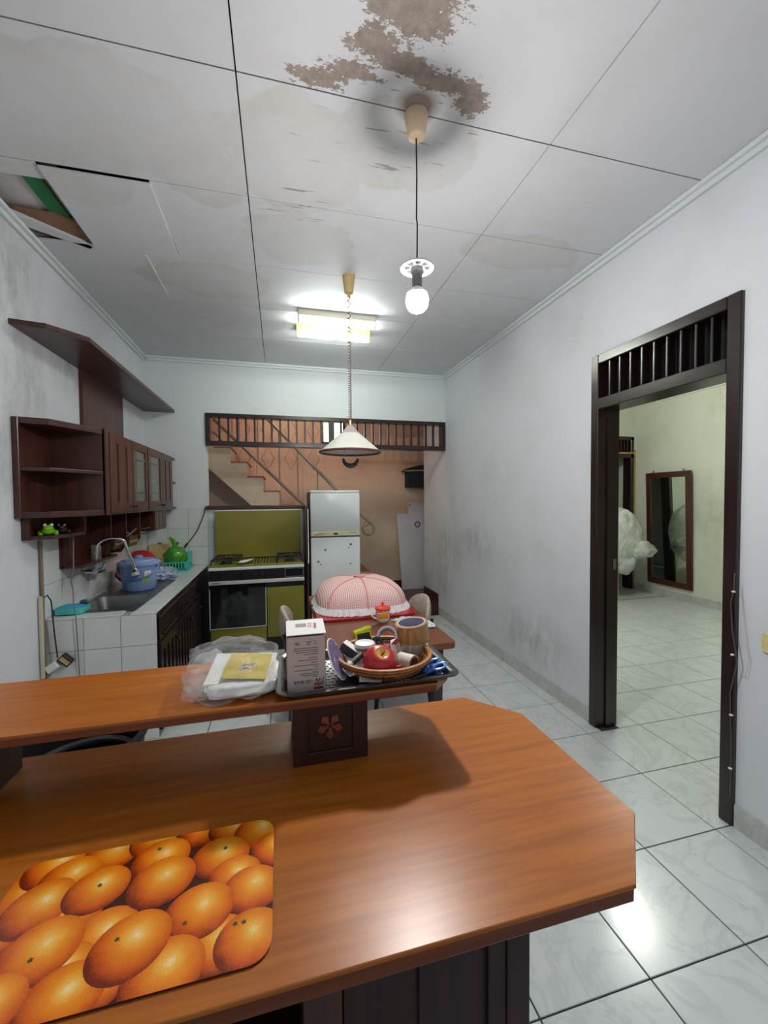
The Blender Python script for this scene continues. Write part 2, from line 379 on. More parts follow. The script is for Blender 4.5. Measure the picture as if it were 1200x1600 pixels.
# ------------------------------------------------------------------ mesh helpers (all coordinates in metres, world frame unless said)
class B:
    def __init__(s): s.bm = bmesh.new()
    def _tf(s, vs, m):
        if m is not None: bmesh.ops.transform(s.bm, matrix=m, verts=vs)
    def box(s, x0, x1, y0, y1, z0, z1, bev=0, m=None, seg=1):
        r = bmesh.ops.create_cube(s.bm, size=1.0)['verts']
        for v in r: v.co = Vector(((x0+x1)/2+v.co.x*(x1-x0), (y0+y1)/2+v.co.y*(y1-y0), (z0+z1)/2+v.co.z*(z1-z0)))
        if bev:
            es = list({e for v in r for e in v.link_edges})
            o = bmesh.ops.bevel(s.bm, geom=es, offset=bev, segments=seg, affect='EDGES', profile=.5)
            r = list({v for f in o['faces'] for v in f.verts} | {v for v in r if v.is_valid})
        s._tf(r, m); return s
    def prism(s, poly, z0, z1, bev=0, m=None):
        a = [s.bm.verts.new((x, y, z0)) for x, y in poly]; b = [s.bm.verts.new((x, y, z1)) for x, y in poly]
        n = len(poly); fs = [s.bm.faces.new(a[::-1]), s.bm.faces.new(b)]
        for i in range(n): fs.append(s.bm.faces.new((a[i], a[(i+1) % n], b[(i+1) % n], b[i])))
        vs = a+b
        if bev:
            es = [e for e in fs[0].edges]+[e for e in fs[1].edges]
            o = bmesh.ops.bevel(s.bm, geom=es, offset=bev, segments=2, affect='EDGES', profile=.5)
            vs = list({v for f in o['faces'] for v in f.verts} | {v for v in vs if v.is_valid})
        s._tf(vs, m); return s
    def cyl(s, p0, p1, r0, r1=None, n=16, cap=True):
        p0, p1 = Vector(p0), Vector(p1); r1 = r0 if r1 is None else r1
        d = (p1-p0).normalized(); q = d.to_track_quat('Z', 'Y')
        ra, rb = [], []
        for i in range(n):
            a = 2*PI*i/n; o = q @ Vector((math.cos(a), math.sin(a), 0))
            ra.append(s.bm.verts.new(p0+o*r0)); rb.append(s.bm.verts.new(p1+o*r1))
        for i in range(n): s.bm.faces.new((ra[i], ra[(i+1) % n], rb[(i+1) % n], rb[i]))
        if cap: s.bm.faces.new(ra[::-1]); s.bm.faces.new(rb)
        return s
    def tube(s, pts, r, n=8, closed=False):
        pts = [Vector(p) for p in pts]; rings = []; k = len(pts)
        rr = r if isinstance(r, (list, tuple)) else [r]*k
        nrm = None
        for i, p in enumerate(pts):
            if closed: d = pts[(i+1) % k]-pts[i-1]
            else: d = pts[min(i+1, k-1)]-pts[max(i-1, 0)]
            d.normalize()
            if nrm is None:
                nrm = d.orthogonal().normalized()
            else:
                nrm = (nrm-d*nrm.dot(d))
                nrm = nrm.normalized() if nrm.length > 1e-6 else d.orthogonal().normalized()
            bi = d.cross(nrm)
            rings.append([s.bm.verts.new(p+(nrm*math.cos(2*PI*j/n)+bi*math.sin(2*PI*j/n))*rr[i]) for j in range(n)])
        for i in range(k if closed else k-1):
            a, b = rings[i], rings[(i+1) % k]
            for j in range(n): s.bm.faces.new((a[j], a[(j+1) % n], b[(j+1) % n], b[j]))
        if not closed: s.bm.faces.new(rings[0][::-1]); s.bm.faces.new(rings[-1])
        return s
    def lathe(s, prof, c=(0, 0, 0), n=28, sx=1, sy=1, m=None):
        rings = []; vs = []
        for r, z in prof:
            if r < 1e-6: v = s.bm.verts.new((c[0], c[1], c[2]+z)); rings.append([v]); vs.append(v)
            else:
                ring = [s.bm.verts.new((c[0]+r*sx*math.cos(2*PI*i/n), c[1]+r*sy*math.sin(2*PI*i/n), c[2]+z)) for i in range(n)]
                rings.append(ring); vs += ring
        for a, b in zip(rings, rings[1:]):
            for i in range(n):
                j = (i+1) % n
                if len(a) == 1 and len(b) == 1: continue
                if len(a) == 1: s.bm.faces.new((a[0], b[j], b[i]))
                elif len(b) == 1: s.bm.faces.new((a[i], a[j], b[0]))
                else: s.bm.faces.new((a[i], a[j], b[j], b[i]))
        s._tf(vs, m); return s
    def ball(s, c, r, n=16, k=10):
        rx, ry, rz = r if isinstance(r, (tuple, list)) else (r, r, r)
        prof = [(math.sin(PI*i/k), -math.cos(PI*i/k)*rz) for i in range(k+1)]
        prof[0] = (0, -rz); prof[-1] = (0, rz)
        return s.lathe(prof, c, n, rx, ry)
    def poly(s, pts):
        s.bm.faces.new([s.bm.verts.new(p) for p in pts]); return s
    def blob(s, c, r, amp, freq, seed=0, n=40, k=24, flat=0, power=1.0):
        rx, ry, rz = r; grid = []
        for i in range(k+1):
            th = PI*i/k; row = []
            for j in range(n):
                ph = 2*PI*j/n
                f = lambda v: math.copysign(abs(v)**power, v)
                d = Vector((f(math.sin(th))*f(math.cos(ph)), f(math.sin(th))*f(math.sin(ph)), -f(math.cos(th))))
                q = d*freq+Vector((seed, seed*.7, seed*1.3))
                h = 1+amp*(mnoise.noise(q)+.6*mnoise.noise(q*2.3)+.4*abs(mnoise.noise(q*4.1)))
                p = Vector((d.x*rx*h, d.y*ry*h, d.z*rz*h))
                if flat and p.z < -rz*flat: p.z = -rz*flat
                row.append(Vector(c)+p)
            grid.append(row)
        vs = [[s.bm.verts.new(p) for p in row] for row in grid[1:-1]]
        a = s.bm.verts.new(grid[0][0]); b = s.bm.verts.new(grid[-1][0])
        for i in range(len(vs)-1):
            for j in range(n): s.bm.faces.new((vs[i][j], vs[i][(j+1) % n], vs[i+1][(j+1) % n], vs[i+1][j]))
        for j in range(n):
            s.bm.faces.new((a, vs[0][(j+1) % n], vs[0][j])); s.bm.faces.new((b, vs[-1][j], vs[-1][(j+1) % n]))
        return s

def wm(o):
    m = o.matrix_basis.copy()
    return wm(o.parent) @ m if o.parent else m
def link(name, me, parent=None):
    o = bpy.data.objects.new(name, me); COL.objects.link(o)
    if parent is not None: o.parent = parent
    return o
def obj(name, b, mat, parent=None, at=None, smooth=None, local=False, label=None):
    """One mesh object. Geometry given in world coordinates (local=True: in the parent's own frame)."""
    bm = b.bm
    bmesh.ops.recalc_face_normals(bm, faces=bm.faces)
    if parent is not None and not local: bm.transform(wm(parent).inverted())
    if at is not None: bm.transform(Matrix.Translation(-Vector(at)))
    me = bpy.data.meshes.new(name); bm.to_mesh(me); bm.free()
    me.materials.append(MAT[mat] if isinstance(mat, str) else mat)
    if smooth:
        me.polygons.foreach_set('use_smooth', [True]*len(me.polygons))
        me.set_sharp_from_angle(angle=math.radians(smooth if smooth is not True else 40))
    o = link(name, me, parent)
    if at is not None: o.location = at
    if label: o['label'] = label
    return o
def thing(name, label, cat, loc=(0, 0, 0), rot=(0, 0, 0), group=None):
    o = link(name, None); o.location = loc; o.rotation_euler = rot
    o['label'] = label; o['category'] = cat
    if group: o['group'] = group
    return o
def tag(o, label, cat, group=None):
    o['label'] = label; o['category'] = cat
    if group: o['group'] = group
    return o
def struct(name, b, mat, label=None, smooth=None):
    o = obj(name, b, mat, smooth=smooth); o['kind'] = 'structure'
    if label: o['label'] = label
    return o
def text_mesh(name, body, size, mat, parent, m, extrude=.0002):
    cu = bpy.data.curves.new(name, 'FONT'); cu.body = body; cu.size = size; cu.extrude = extrude
    cu.align_x = 'CENTER'; cu.align_y = 'CENTER'
    tmp = bpy.data.objects.new(name, cu); COL.objects.link(tmp)
    dg = bpy.context.evaluated_depsgraph_get()
    me = bpy.data.meshes.new_from_object(tmp.evaluated_get(dg))
    bpy.data.objects.remove(tmp); bpy.data.curves.remove(cu)
    me.transform(m); me.materials.clear(); me.materials.append(MAT[mat])
    return link(name, me, parent)
T = Matrix.Translation
def RX(a): return Matrix.Rotation(math.radians(a), 4, 'X')
def RY(a): return Matrix.Rotation(math.radians(a), 4, 'Y')
def RZ(a): return Matrix.Rotation(math.radians(a), 4, 'Z')
def rrect(x0, x1, y0, y1, r, n=6):
    out = []
    for cx, cy, a0 in ((x1-r, y1-r, 0), (x0+r, y1-r, 90), (x0+r, y0+r, 180), (x1-r, y0+r, 270)):
        for i in range(n+1):
            a = math.radians(a0+90*i/n); out.append((cx+r*math.cos(a), cy+r*math.sin(a)))
    return out

# ------------------------------------------------------------------ the room
XL, XR, YB, ZC = -1.36, 2.02, 4.82, 3.04
Y0 = -1.2
XRR, YRR = 5.72, 5.60                       # far walls of the room on the right

floor = struct('floor', B().box(-1.5, 5.86, Y0, 5.06, -.12, -.006).box(XR+.14, 5.86, 5.06, YRR-.02, -.12, -.006), 'grout', 'white marble-look tiled floor with dark joints')
GX, GY, TS, GAP = 1.9186, 1.8152, .4, .0028
tile_me = None
def tile(x0, x1, y0, y1):
    global tile_me
    cx, cy = (x0+x1)/2, (y0+y1)/2
    full = abs(x1-x0-TS) < 1e-4 and abs(y1-y0-TS) < 1e-4
    if full and tile_me is not None:
        o = link('floor_tile', tile_me, floor); o.location = (cx, cy, 0); return
    hx, hy = (x1-x0)/2-GAP, (y1-y0)/2-GAP
    o = obj('floor_tile', B().box(-hx, hx, -hy, hy, -.0062, 0, bev=.0012), 'floor_tile', floor, local=True)
    o.location = (cx, cy, 0)
    if full: tile_me = o.data
for j in range(-5, 9):
    y0, y1 = GY+j*TS, GY+(j+1)*TS
    if y1 > 5.05: y1 = 5.05
    if y1-y0 < .04: continue
    for i in range(-9, 10):
        x0, x1 = GX+i*TS, GX+(i+1)*TS
        x0, x1 = max(x0, XL+.002), min(x1, XRR-.002)
        if x1-x0 < .02: continue
        if y1 < .2 and x0 < 0: continue
        if i == 0 and not (y0 > 1.40 and y1 < 2.23):
            tile(x0, XR, y0, y1); tile(XR+.14, x1, y0, y1)
        else: tile(x0, x1, y0, y1)
for i in range(0, 10):                       # last row of the right-hand room
    x0, x1 = max(GX+i*TS, XR+.14), min(GX+(i+1)*TS, XRR-.002)
    tile(x0, x1, 5.0152+.035, 5.4152); tile(x0, x1, 5.4152, YRR-.022)

struct('floor_stair_hall', B().box(.3, 3.2, 5.06, 6.1, -.12, .16), 'brownfloor', 'raised dark brown floor of the stair hall')

wl = struct('wall_left', B().box(-1.5, XL, Y0, 6.2, 0, 3.12), 'wall', 'stained white plaster wall carrying the cabinets')
wbm = B().box(XL, -.76, YB, YB+.14, 0, 3.12).box(-.76, XR, YB, YB+.14, 2.475, 3.12).box(-.76, .27, YB, YB+.14, 0, 1.43)
wb = struct('wall_back', wbm, 'wall_back', 'white plaster wall with the wide opening to the stairs')
DY0, DY1, DZ = 1.405, 2.315, 2.445
wrm = (B().box(XR, XR+.14, Y0, DY0, 0, 3.12).box(XR, XR+.14, DY1, 5.6, 0, 3.12).box(XR, XR+.14, DY0, DY1, DZ, 3.12))
wr = struct('wall_right', wrm, 'wall', 'white plaster wall with the dark doorway and grey smudges')
# room on the right
struct('wall_far_right', B().box(XRR, XRR+.14, -.7, 7.2, 0, 3.12), 'wall_room', 'cream wall of the next room with a hanging mirror')
struct('wall_room_back', B().box(XR+.14, 4.80, YRR, YRR+.14, 0, 3.12).box(4.80, XRR-.03, YRR, YRR+.14, 2.52, 3.12).box(XRR-.03, XRR, YRR, YRR+.14, 0, 3.12), 'wall_room', 'cream back wall of the next room')
struct('wall_room_front', B().box(XR+.14, XRR, -.7, -.56, 0, 3.12), 'wall_room')
struct('wall_beyond', B().box(4.0, XRR, 7.1, 7.2, 0, 3.12), 'wall_back', 'pale wall seen beyond the far doorway')
struct('wall_beyond_left', B().box(3.9, 4.0, YRR+.14, 7.2, 0, 3.12), 'wall_back')
struct('floor_beyond', B().box(4.0, XRR, YRR-.02, 7.1, -.12, -.001), 'floor_tile')
# stair hall
struct('wall_stair', B().box(-1.5, 3.2, 6.1, 6.2, 0, 3.12), 'stair_wall', 'peach and tan plaster wall behind the staircase')
struct('wall_stair_end', B().box(3.2, 3.3, 5.74, 6.2, 0, 3.12), 'stair_wall')

# ceiling: each board is a piece; dark void above the joints
ceil = struct('ceiling', B().box(-1.5, 5.86, Y0, 7.2, 3.12, 3.2), 'void', 'stained ceiling of painted boards')
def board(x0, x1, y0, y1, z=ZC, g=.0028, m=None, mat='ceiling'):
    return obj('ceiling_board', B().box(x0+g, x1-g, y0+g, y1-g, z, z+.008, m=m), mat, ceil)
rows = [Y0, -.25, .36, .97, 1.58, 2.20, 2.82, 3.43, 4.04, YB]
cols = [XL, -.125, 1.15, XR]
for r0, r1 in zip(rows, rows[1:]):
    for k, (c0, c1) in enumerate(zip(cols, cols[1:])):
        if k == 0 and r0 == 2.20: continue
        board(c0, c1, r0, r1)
# broken bay on the left
board(-.575, -.125, 2.20, 2.82)
board(-1.03, -.57, 2.208, 2.83, z=ZC-.010, m=T((-.8, 2.5, ZC)) @ RY(-.5) @ RX(.3) @ RZ(.7) @ T((.8, -2.5, -ZC)))
board(XL, -1.03, 2.20, 2.31)
obj('torn_sheet', B().box(-1.36, -.98, 2.28, 2.88, 3.085, 3.095), 'rawboard', ceil)
obj('green_batten', B().box(-1.155, -1.075, 2.28, 2.66, 3.066, 3.084), 'greenpaint', ceil)
obj('stained_ply', B().prism([(-1.35, 2.58), (-1.14, 2.60), (-1.05, 2.64), (-1.035, 2.87), (-1.2, 2.82), (-1.35, 2.66)], 3.058, 3.066), 'timber', ceil)
obj('broken_batten', B().prism([(-1.36, 2.62), (-1.33, 2.60), (-1.05, 2.84), (-1.07, 2.87), (-1.36, 2.70)], 3.040, 3.056), 'ceiling', ceil)
obj('joint_strip', B().box(-.775, -.765, 2.86, 3.36, ZC-.004, ZC), 'white', ceil)
struct('ceiling_room', B().box(XR+.14, XRR, -.56, YRR, ZC+.005, ZC+.03), 'wall_room', 'cream ceiling of the next room')
struct('ceiling_stair', B().box(-1.36, 3.2, YB+.14, 6.1, ZC+.005, ZC+.03), 'stair_wall')

# cornices
def cornice(name, pts_in, mat='wall_back'):
    (x0, y0), (x1, y1), (nx, ny) = pts_in
    b = B()
    for w_, h_ in ((.022, .045), (.045, .022)):
        xs = sorted((x0, x1, x0+nx*w_, x1+nx*w_)); ys = sorted((y0, y1, y0+ny*w_, y1+ny*w_))
        b.box(xs[0], xs[-1], ys[0], ys[-1], ZC-h_, ZC-.0005, bev=.003)
    return struct(name, b, mat)
cornice('trim_1', ((XR, Y0), (XR, YB), (-1, 0)))['label'] = 'white cornice along the right wall'
cornice('trim_2', ((XL, Y0), (XL, YB), (1, 0)))['label'] = 'white cornice along the left wall'
cornice('trim_3', ((XL+.045, YB), (XR-.045, YB), (0, -1)))['label'] = 'white cornice along the back wall'
cornice('trim_4', ((XRR, -.5), (XRR, YRR), (-1, 0)), 'wall_room')['label'] = 'cornice of the next room'

# skirting tiles
def skirting(name, fixed, a0, a1, nrm, axis, label, h=.108, mat='skirt_tile', ph=GY):
    t = .010
    base = B()
    if axis == 'y': base.box(*sorted((fixed, fixed+nrm*t*.6)), a0, a1, 0.0005, h-.002)
    else: base.box(a0, a1, *sorted((fixed, fixed+nrm*t*.6)), 0.0005, h-.002)
    root = struct(name, base, 'grout', label)
    k = math.floor((a0-ph)/TS); c = ph+k*TS
    while c < a1:
        s0, s1 = max(c, a0), min(c+TS, a1)
        if s1-s0 > .02:
            b = B()
            if axis == 'y': b.box(*sorted((fixed, fixed+nrm*t)), s0+.002, s1-.002, .001, h, bev=.001)
            else: b.box(s0+.002, s1-.002, *sorted((fixed, fixed+nrm*t)), .001, h, bev=.001)
            obj('skirting_tile', b, mat, root)
        c += TS
    return root
skirting('baseboard_right', XR, DY1+.0, 5.03, -1, 'y', 'grey marbled skirting tiles between doorway and stair hall')
skirting('baseboard_near', XR, -.2, DY0-.0, -1, 'y', 'grey marbled skirting tiles near the wall socket')
skirting('baseboard_room', XRR, .2, YRR, -1, 'y', 'skirting tiles below the hanging mirror')
struct('baseboard_hall', B().box(XR-.012, XR, 5.06, 5.6, .16, .27).box(.9, 2.9, 6.088, 6.1, .16, .27), 'brownfloor', 'dark skirting of the stair hall')

# splash-back tiles
def wall_tiles(parent, axis, fixed, nrm, a0, a1, z0, z1, s=.2, mat='wtile'):
    me = {}
    na = int(math.ceil((a1-a0)/s-.05)); nz = int(round((z1-z0)/s)); t = .006; g = .0014
    for i in range(na):
        p0, p1 = a0+i*s, min(a0+(i+1)*s, a1)
        for k in range(nz):
            q0, q1 = z0+k*s, z0+(k+1)*s
            b = B()
            if axis == 'y': b.box(*sorted((fixed, fixed+nrm*t)), p0+g, p1-g, q0+g, q1-g, bev=.0012)
            else: b.box(p0+g, p1-g, *sorted((fixed, fixed+nrm*t)), q0+g, q1-g, bev=.0012)
            obj('wall_tile', b, mat, parent)
obj('tile_bed', B().box(XL, XL+.003, 2.83, YB, .83, 1.43), 'wgrout', wl)
wall_tiles(wl, 'y', XL, 1, 2.83, YB-.01, .83, 1.43)
obj('tile_bed', B().box(XL+.006, -.56, YB-.003, YB, .83, 1.43), 'wgrout', wb)
wall_tiles(wb, 'x', YB, -1, XL+.007, -.56, .83, 1.43)

# wooden cap and end board of the half wall behind the cooker
struct('trim_5', B().box(-.775, .285, 4.775, 4.98, 1.43, 1.465, bev=.004), 'cabx', 'brown wooden cap on the half wall behind the cooker')
t6 = struct('trim_6', B().box(.268, .292, 4.36, 4.98, 0, 1.43, bev=.003), 'cab', 'tall brown end board between cooker and refrigerator')
obj('edge_strip', B().box(.284, .294, 4.352, 4.362, .86, 1.43), 'paper', t6)

# slatted transom over the wide opening
def transom_back():
    x0, x1, z0, z1, y0, y1 = -.76, XR-.002, 2.122, 2.475, 4.80, 4.90
    b = B().box(x0, x1, y0, y1, z1-.042, z1, bev=.003).box(x0, x1, y0, y1, z0, z0+.052, bev=.003)
    zi0, zi1 = z0+.052, z1-.042
    b.box(x0, x0+.045, y0, y1, zi0, zi1).box(x1-.05, x1, y0, y1, zi0, zi1).box(.578, .622, y0, y1, zi0, zi1)
    root = struct('window_1', b, 'darkx', 'dark wooden slatted transom above the wide opening')
    bb = lambda x: B().box(x-.0095, x+.0095, 4.83, 4.87, z0+.05, z1-.04, bev=.002)
    for a, c, n in ((x0+.045, .578, 14), (.622, x1-.05, 14)):
        for k in range(1, n): obj('slat', bb(a+(c-a)*k/n), 'dark', root)
transom_back()

# doorway to the room on the right
def doorway():
    x0, x1 = XR-.018, XR+.155
    jw = .062
    b = B().box(x0, x1, DY0, DY0+jw, 0, DZ, bev=.004).box(x0, x1, DY1-jw, DY1, 0, DZ, bev=.004)
    b.box(x0, x1, DY0+jw, DY1-jw, DZ-.06, DZ, bev=.004).box(x0, x1, DY0+jw, DY1-jw, 2.095, 2.165, bev=.004)
    root = struct('door_1', b, 'dark', 'dark brown door frame with slatted transom, open doorway')
    obj('door_stop', B().box(XR+.055, XR+.095, DY1-jw-.012, DY1-jw, 0, 2.095), 'dark', root)
    obj('backing_panel', B().box(XR+.085, XR+.10, DY0+jw, DY1-jw, 2.165, DZ-.06), 'black', root)
    n = 10
    for k in range(1, n):
        y = DY0+jw+(DY1-DY0-2*jw)*k/n
        obj('slat', B().box(XR-.004, XR+.05, y-.007, y+.007, 2.165, DZ-.06, bev=.003), 'dark', root)
    for z in (.9, 1.02): pass
    obj('strike_plate', B().box(XR+.10, XR+.125, DY0+jw, DY0+jw+.008, 1.0, 1.09), 'steel', root)
    obj('strike_plate', B().box(XR+.105, XR+.13, DY1-jw-.008, DY1-jw, 1.05, 1.12), 'steel', root)
doorway()
def doorway_far():
    x0, x1, y0, y1 = 4.82, XRR-.035, YRR-.012, YRR+.15
    b = B().box(x1-.06, x1, y0, y1, 0, 2.51, bev=.004).box(x0, x0+.06, y0, y1, 0, 2.51, bev=.004)
    b.box(x0, x1, y0, y1, 2.46, 2.51, bev=.004).box(x0, x1, y0, y1, 2.17, 2.235, bev=.004)
    root = struct('door_2', b, 'dark', 'dark door frame in the far corner of the next room')
    obj('raw_batten', B().box(x0, x1, y0-.006, y0, 2.235, 2.262), 'ledge', root)
    obj('raw_edge', B().box(x1, x1+.03, y0-.004, y0+.02, 0, 2.3), 'ledge', root)
    obj('backing_panel', B().box(x0+.06, x1-.06, YRR+.09, YRR+.1, 2.235, 2.46), 'black', root)
    for k in range(1, 12):
        x = x0+.06+(x1-x0-.12)*k/12
        obj('slat', B().box(x-.01, x+.01, YRR, YRR+.04, 2.235, 2.46), 'dark', root)
doorway_far()
# small high window at the stair
w2 = struct('window_2', B().box(.60, .96, 6.085, 6.1, 2.33, 2.37).box(.60, .96, 6.085, 6.1, 2.66, 2.70).box(.60, .63, 6.085, 6.1, 2.33, 2.70).box(.93, .96, 6.085, 6.1, 2.33, 2.70).box(.75, .80, 6.085, 6.1, 2.33, 2.70), 'dark', 'small daylit window high behind the transom')
obj('pane', B().box(.63, .75, 6.09, 6.096, 2.37, 2.66), 'daypane', w2)
obj('pane', B().box(.80, .93, 6.09, 6.096, 2.37, 2.66), 'daypane', w2)

# ------------------------------------------------------------------ lamps
def bulb_lamp():
    x, y = .547, 1.585
    r = thing('bare_bulb_pendant', 'lit bare bulb hanging on a thin flex below a pinkish ceiling rose', 'lamp', (x, y, ZC))
    obj('ceiling_rose', B().lathe([(0, 0), (.047, 0), (.048, -.006), (.034, -.082), (.028, -.088), (.010, -.090), (0, -.092)], (x, y, ZC), 28), 'beige', r, smooth=True)
    obj('flex', B().tube([(x, y, ZC-.09), (x+.001, y, 2.8), (x-.001, y, 2.64), (x+.002, y, 2.62), (x, y, 2.46)], .0032, 8), 'cord', r, smooth=True)
    b = B()
    for r0, r1 in ((.050, .066), (.016, .030)):
        b.lathe([(r0, 2.447), (r1, 2.444), (r1, 2.450), (r0, 2.453), (r0, 2.447)], (x, y, 0), 36)
    for k in range(8):
        b.box(.028, .052, -.004, .004, 2.447, 2.451, m=T((x, y, 0)) @ RZ(45*k+10))
    obj('slotted_disc', b, 'white', r, smooth=True)
    obj('socket', B().lathe([(0, 2.462), (.012, 2.462), (.022, 2.446), (.026, 2.436), (.026, 2.428), (.021, 2.42), (.019, 2.368), (0, 2.366)], (x, y, 0), 24), 'grey', r, smooth=True)
    obj('bulb_collar', B().lathe([(0, 2.371), (.018, 2.370), (.027, 2.362), (.0395, 2.345), (.0380, 2.344), (0, 2.350)], (x, y, 0), 28), 'white', r, smooth=True)
    obj('bulb', B().lathe([(0, 2.3445), (.0395, 2.3440), (.0455, 2.320), (.041, 2.296), (.028, 2.280), (.012, 2.2745), (0, 2.274)], (x, y, 0), 28), 'bulb', r, smooth=True)
bulb_lamp()
def cone_lamp():
    x, y = .480, 2.81
    r = thing('cone_pendant_lamp', 'unlit white cone pendant with brown rim on a coiled brown flex', 'lamp', (x, y, ZC))
    obj('ceiling_rose', B().lathe([(0, 0), (.042, 0), (.043, -.006), (.030, -.112), (.024, -.118), (.012, -.120), (.010, -.138), (0, -.138)], (x, y, ZC), 24), 'tan', r, smooth=True)
    pts = []; z0, z1 = 2.902, 2.065
    turns = 44; n = turns*10
    for i in range(n+1):
        t = i/n; u = t**.72
        z = z0+(z1-z0)*t; a = 2*PI*turns*(.35*t+.65*t*t)
        pts.append((x+.0105*math.cos(a), y+.0105*math.sin(a), z))
    obj('coiled_flex', B().tube(pts, .0030, 5), 'coil', r, smooth=True)
    obj('ferrule', B().cyl((x, y, 2.03), (x, y, 2.07), .011, n=16), 'brass', r, smooth=True)
    obj('collar', B().lathe([(.014, 2.036), (.065, 1.978), (.063, 1.978), (.012, 2.033), (.014, 2.036)], (x, y, 0), 48), 'shade_top', r, smooth=True)
    sh = obj('lamp_shade', B().lathe([(.064, 1.979), (.207, 1.856), (.205, 1.854), (.062, 1.976), (.064, 1.979)], (x, y, 0), 48), 'shade', r, smooth=True)
    rim = [(x+.208*math.cos(2*PI*i/48), y+.208*math.sin(2*PI*i/48), 1.851) for i in range(48)]
    obj('rim', B().tube(rim, .008, 8, closed=True), 'brown_rim', sh, smooth=True)
    for s in (-1, 1): obj('handle_wire', B().tube([(x+s*.042, y, 1.90), (x+s*.042, y, 1.83), (x+s*.045, y, 1.805)], .002, 6), 'brass', r)
    arc = [(x+.050*math.cos(a), y, 1.808+.050*math.sin(a)) for a in [PI+PI*i/14 for i in range(15)]]
    obj('pull_handle', B().tube(arc, [.007+.010*math.sin(PI*i/14) for i in range(15)], 8), 'dgrey', r, smooth=True)
cone_lamp()
def room_tube():
    x, y0, y1 = 3.55, 3.22, 3.85
    r = thing('tube_light', 'tube light on the ceiling of the next room', 'lamp', (x, (y0+y1)/2, ZC))
    obj('housing', B().box(x-.025, x+.025, y0, y1, ZC-.052, ZC+.004, bev=.004), 'tubebody', r)
    for a, c in ((y0, y0+.012), (y1-.012, y1)): obj('end_holder', B().box(x-.015, x+.015, a, c, ZC-.098, ZC-.05, bev=.003), 'tubebody', r)
    obj('tube', B().cyl((x, y0+.012, ZC-.080), (x, y1-.012, ZC-.080), .0145, n=16), 'room_tube', r, smooth=True)
room_tube()
def added_hall_bulb():  # bulb added out of view above the transom to brighten the stair wall
    x, y, z = .25, 5.15, ZC+.004
    r = thing('added_stair_hall_bulb', 'unseen bare bulb added to the stair hall ceiling to light its wall', 'lamp', (x, y, z))
    obj('added_batten_holder', B().lathe([(0, 0), (.04, 0), (.036, -.02), (.022, -.028), (.020, -.05), (0, -.05)], (x, y, z), 20), 'white', r, smooth=True)
    obj('bulb', B().lathe([(0, -.05), (.016, -.052), (.030, -.085), (.026, -.108), (.012, -.119), (0, -.121)], (x, y, z), 20), 'added_hall_bulb', r, smooth=True)
added_hall_bulb()
def tube_fixture(x0, x1, y, body, label, em='tube', axis=0, g='ceiling tube lights'):
    r = thing('tube_light', label, 'lamp', ((x0+x1)/2, y, ZC), group=None)
    obj('housing', B().box(x0, x1, y-.040, y+.044, ZC-.052, ZC-.001, bev=.004), body, r)
    for a, c in ((x0, x0+.012), (x1-.012, x1)):
        obj('end_holder', B().box(a, c, y-.026, y+.004, ZC-.098, ZC-.05, bev=.003), body, r)
    obj('tube', B().cyl((x0+.012, y-.010, ZC-.080), (x1-.012, y-.010, ZC-.080), .0145, n=16), em, r, smooth=True)
tube_fixture(.168, .800, 3.40, 'tubebody', 'white ceiling tube light, the one nearer the hanging bulb')
tube_fixture(.166, .815, 3.70, 'tubebody2', 'yellowed ceiling tube light, the one nearer the back wall')

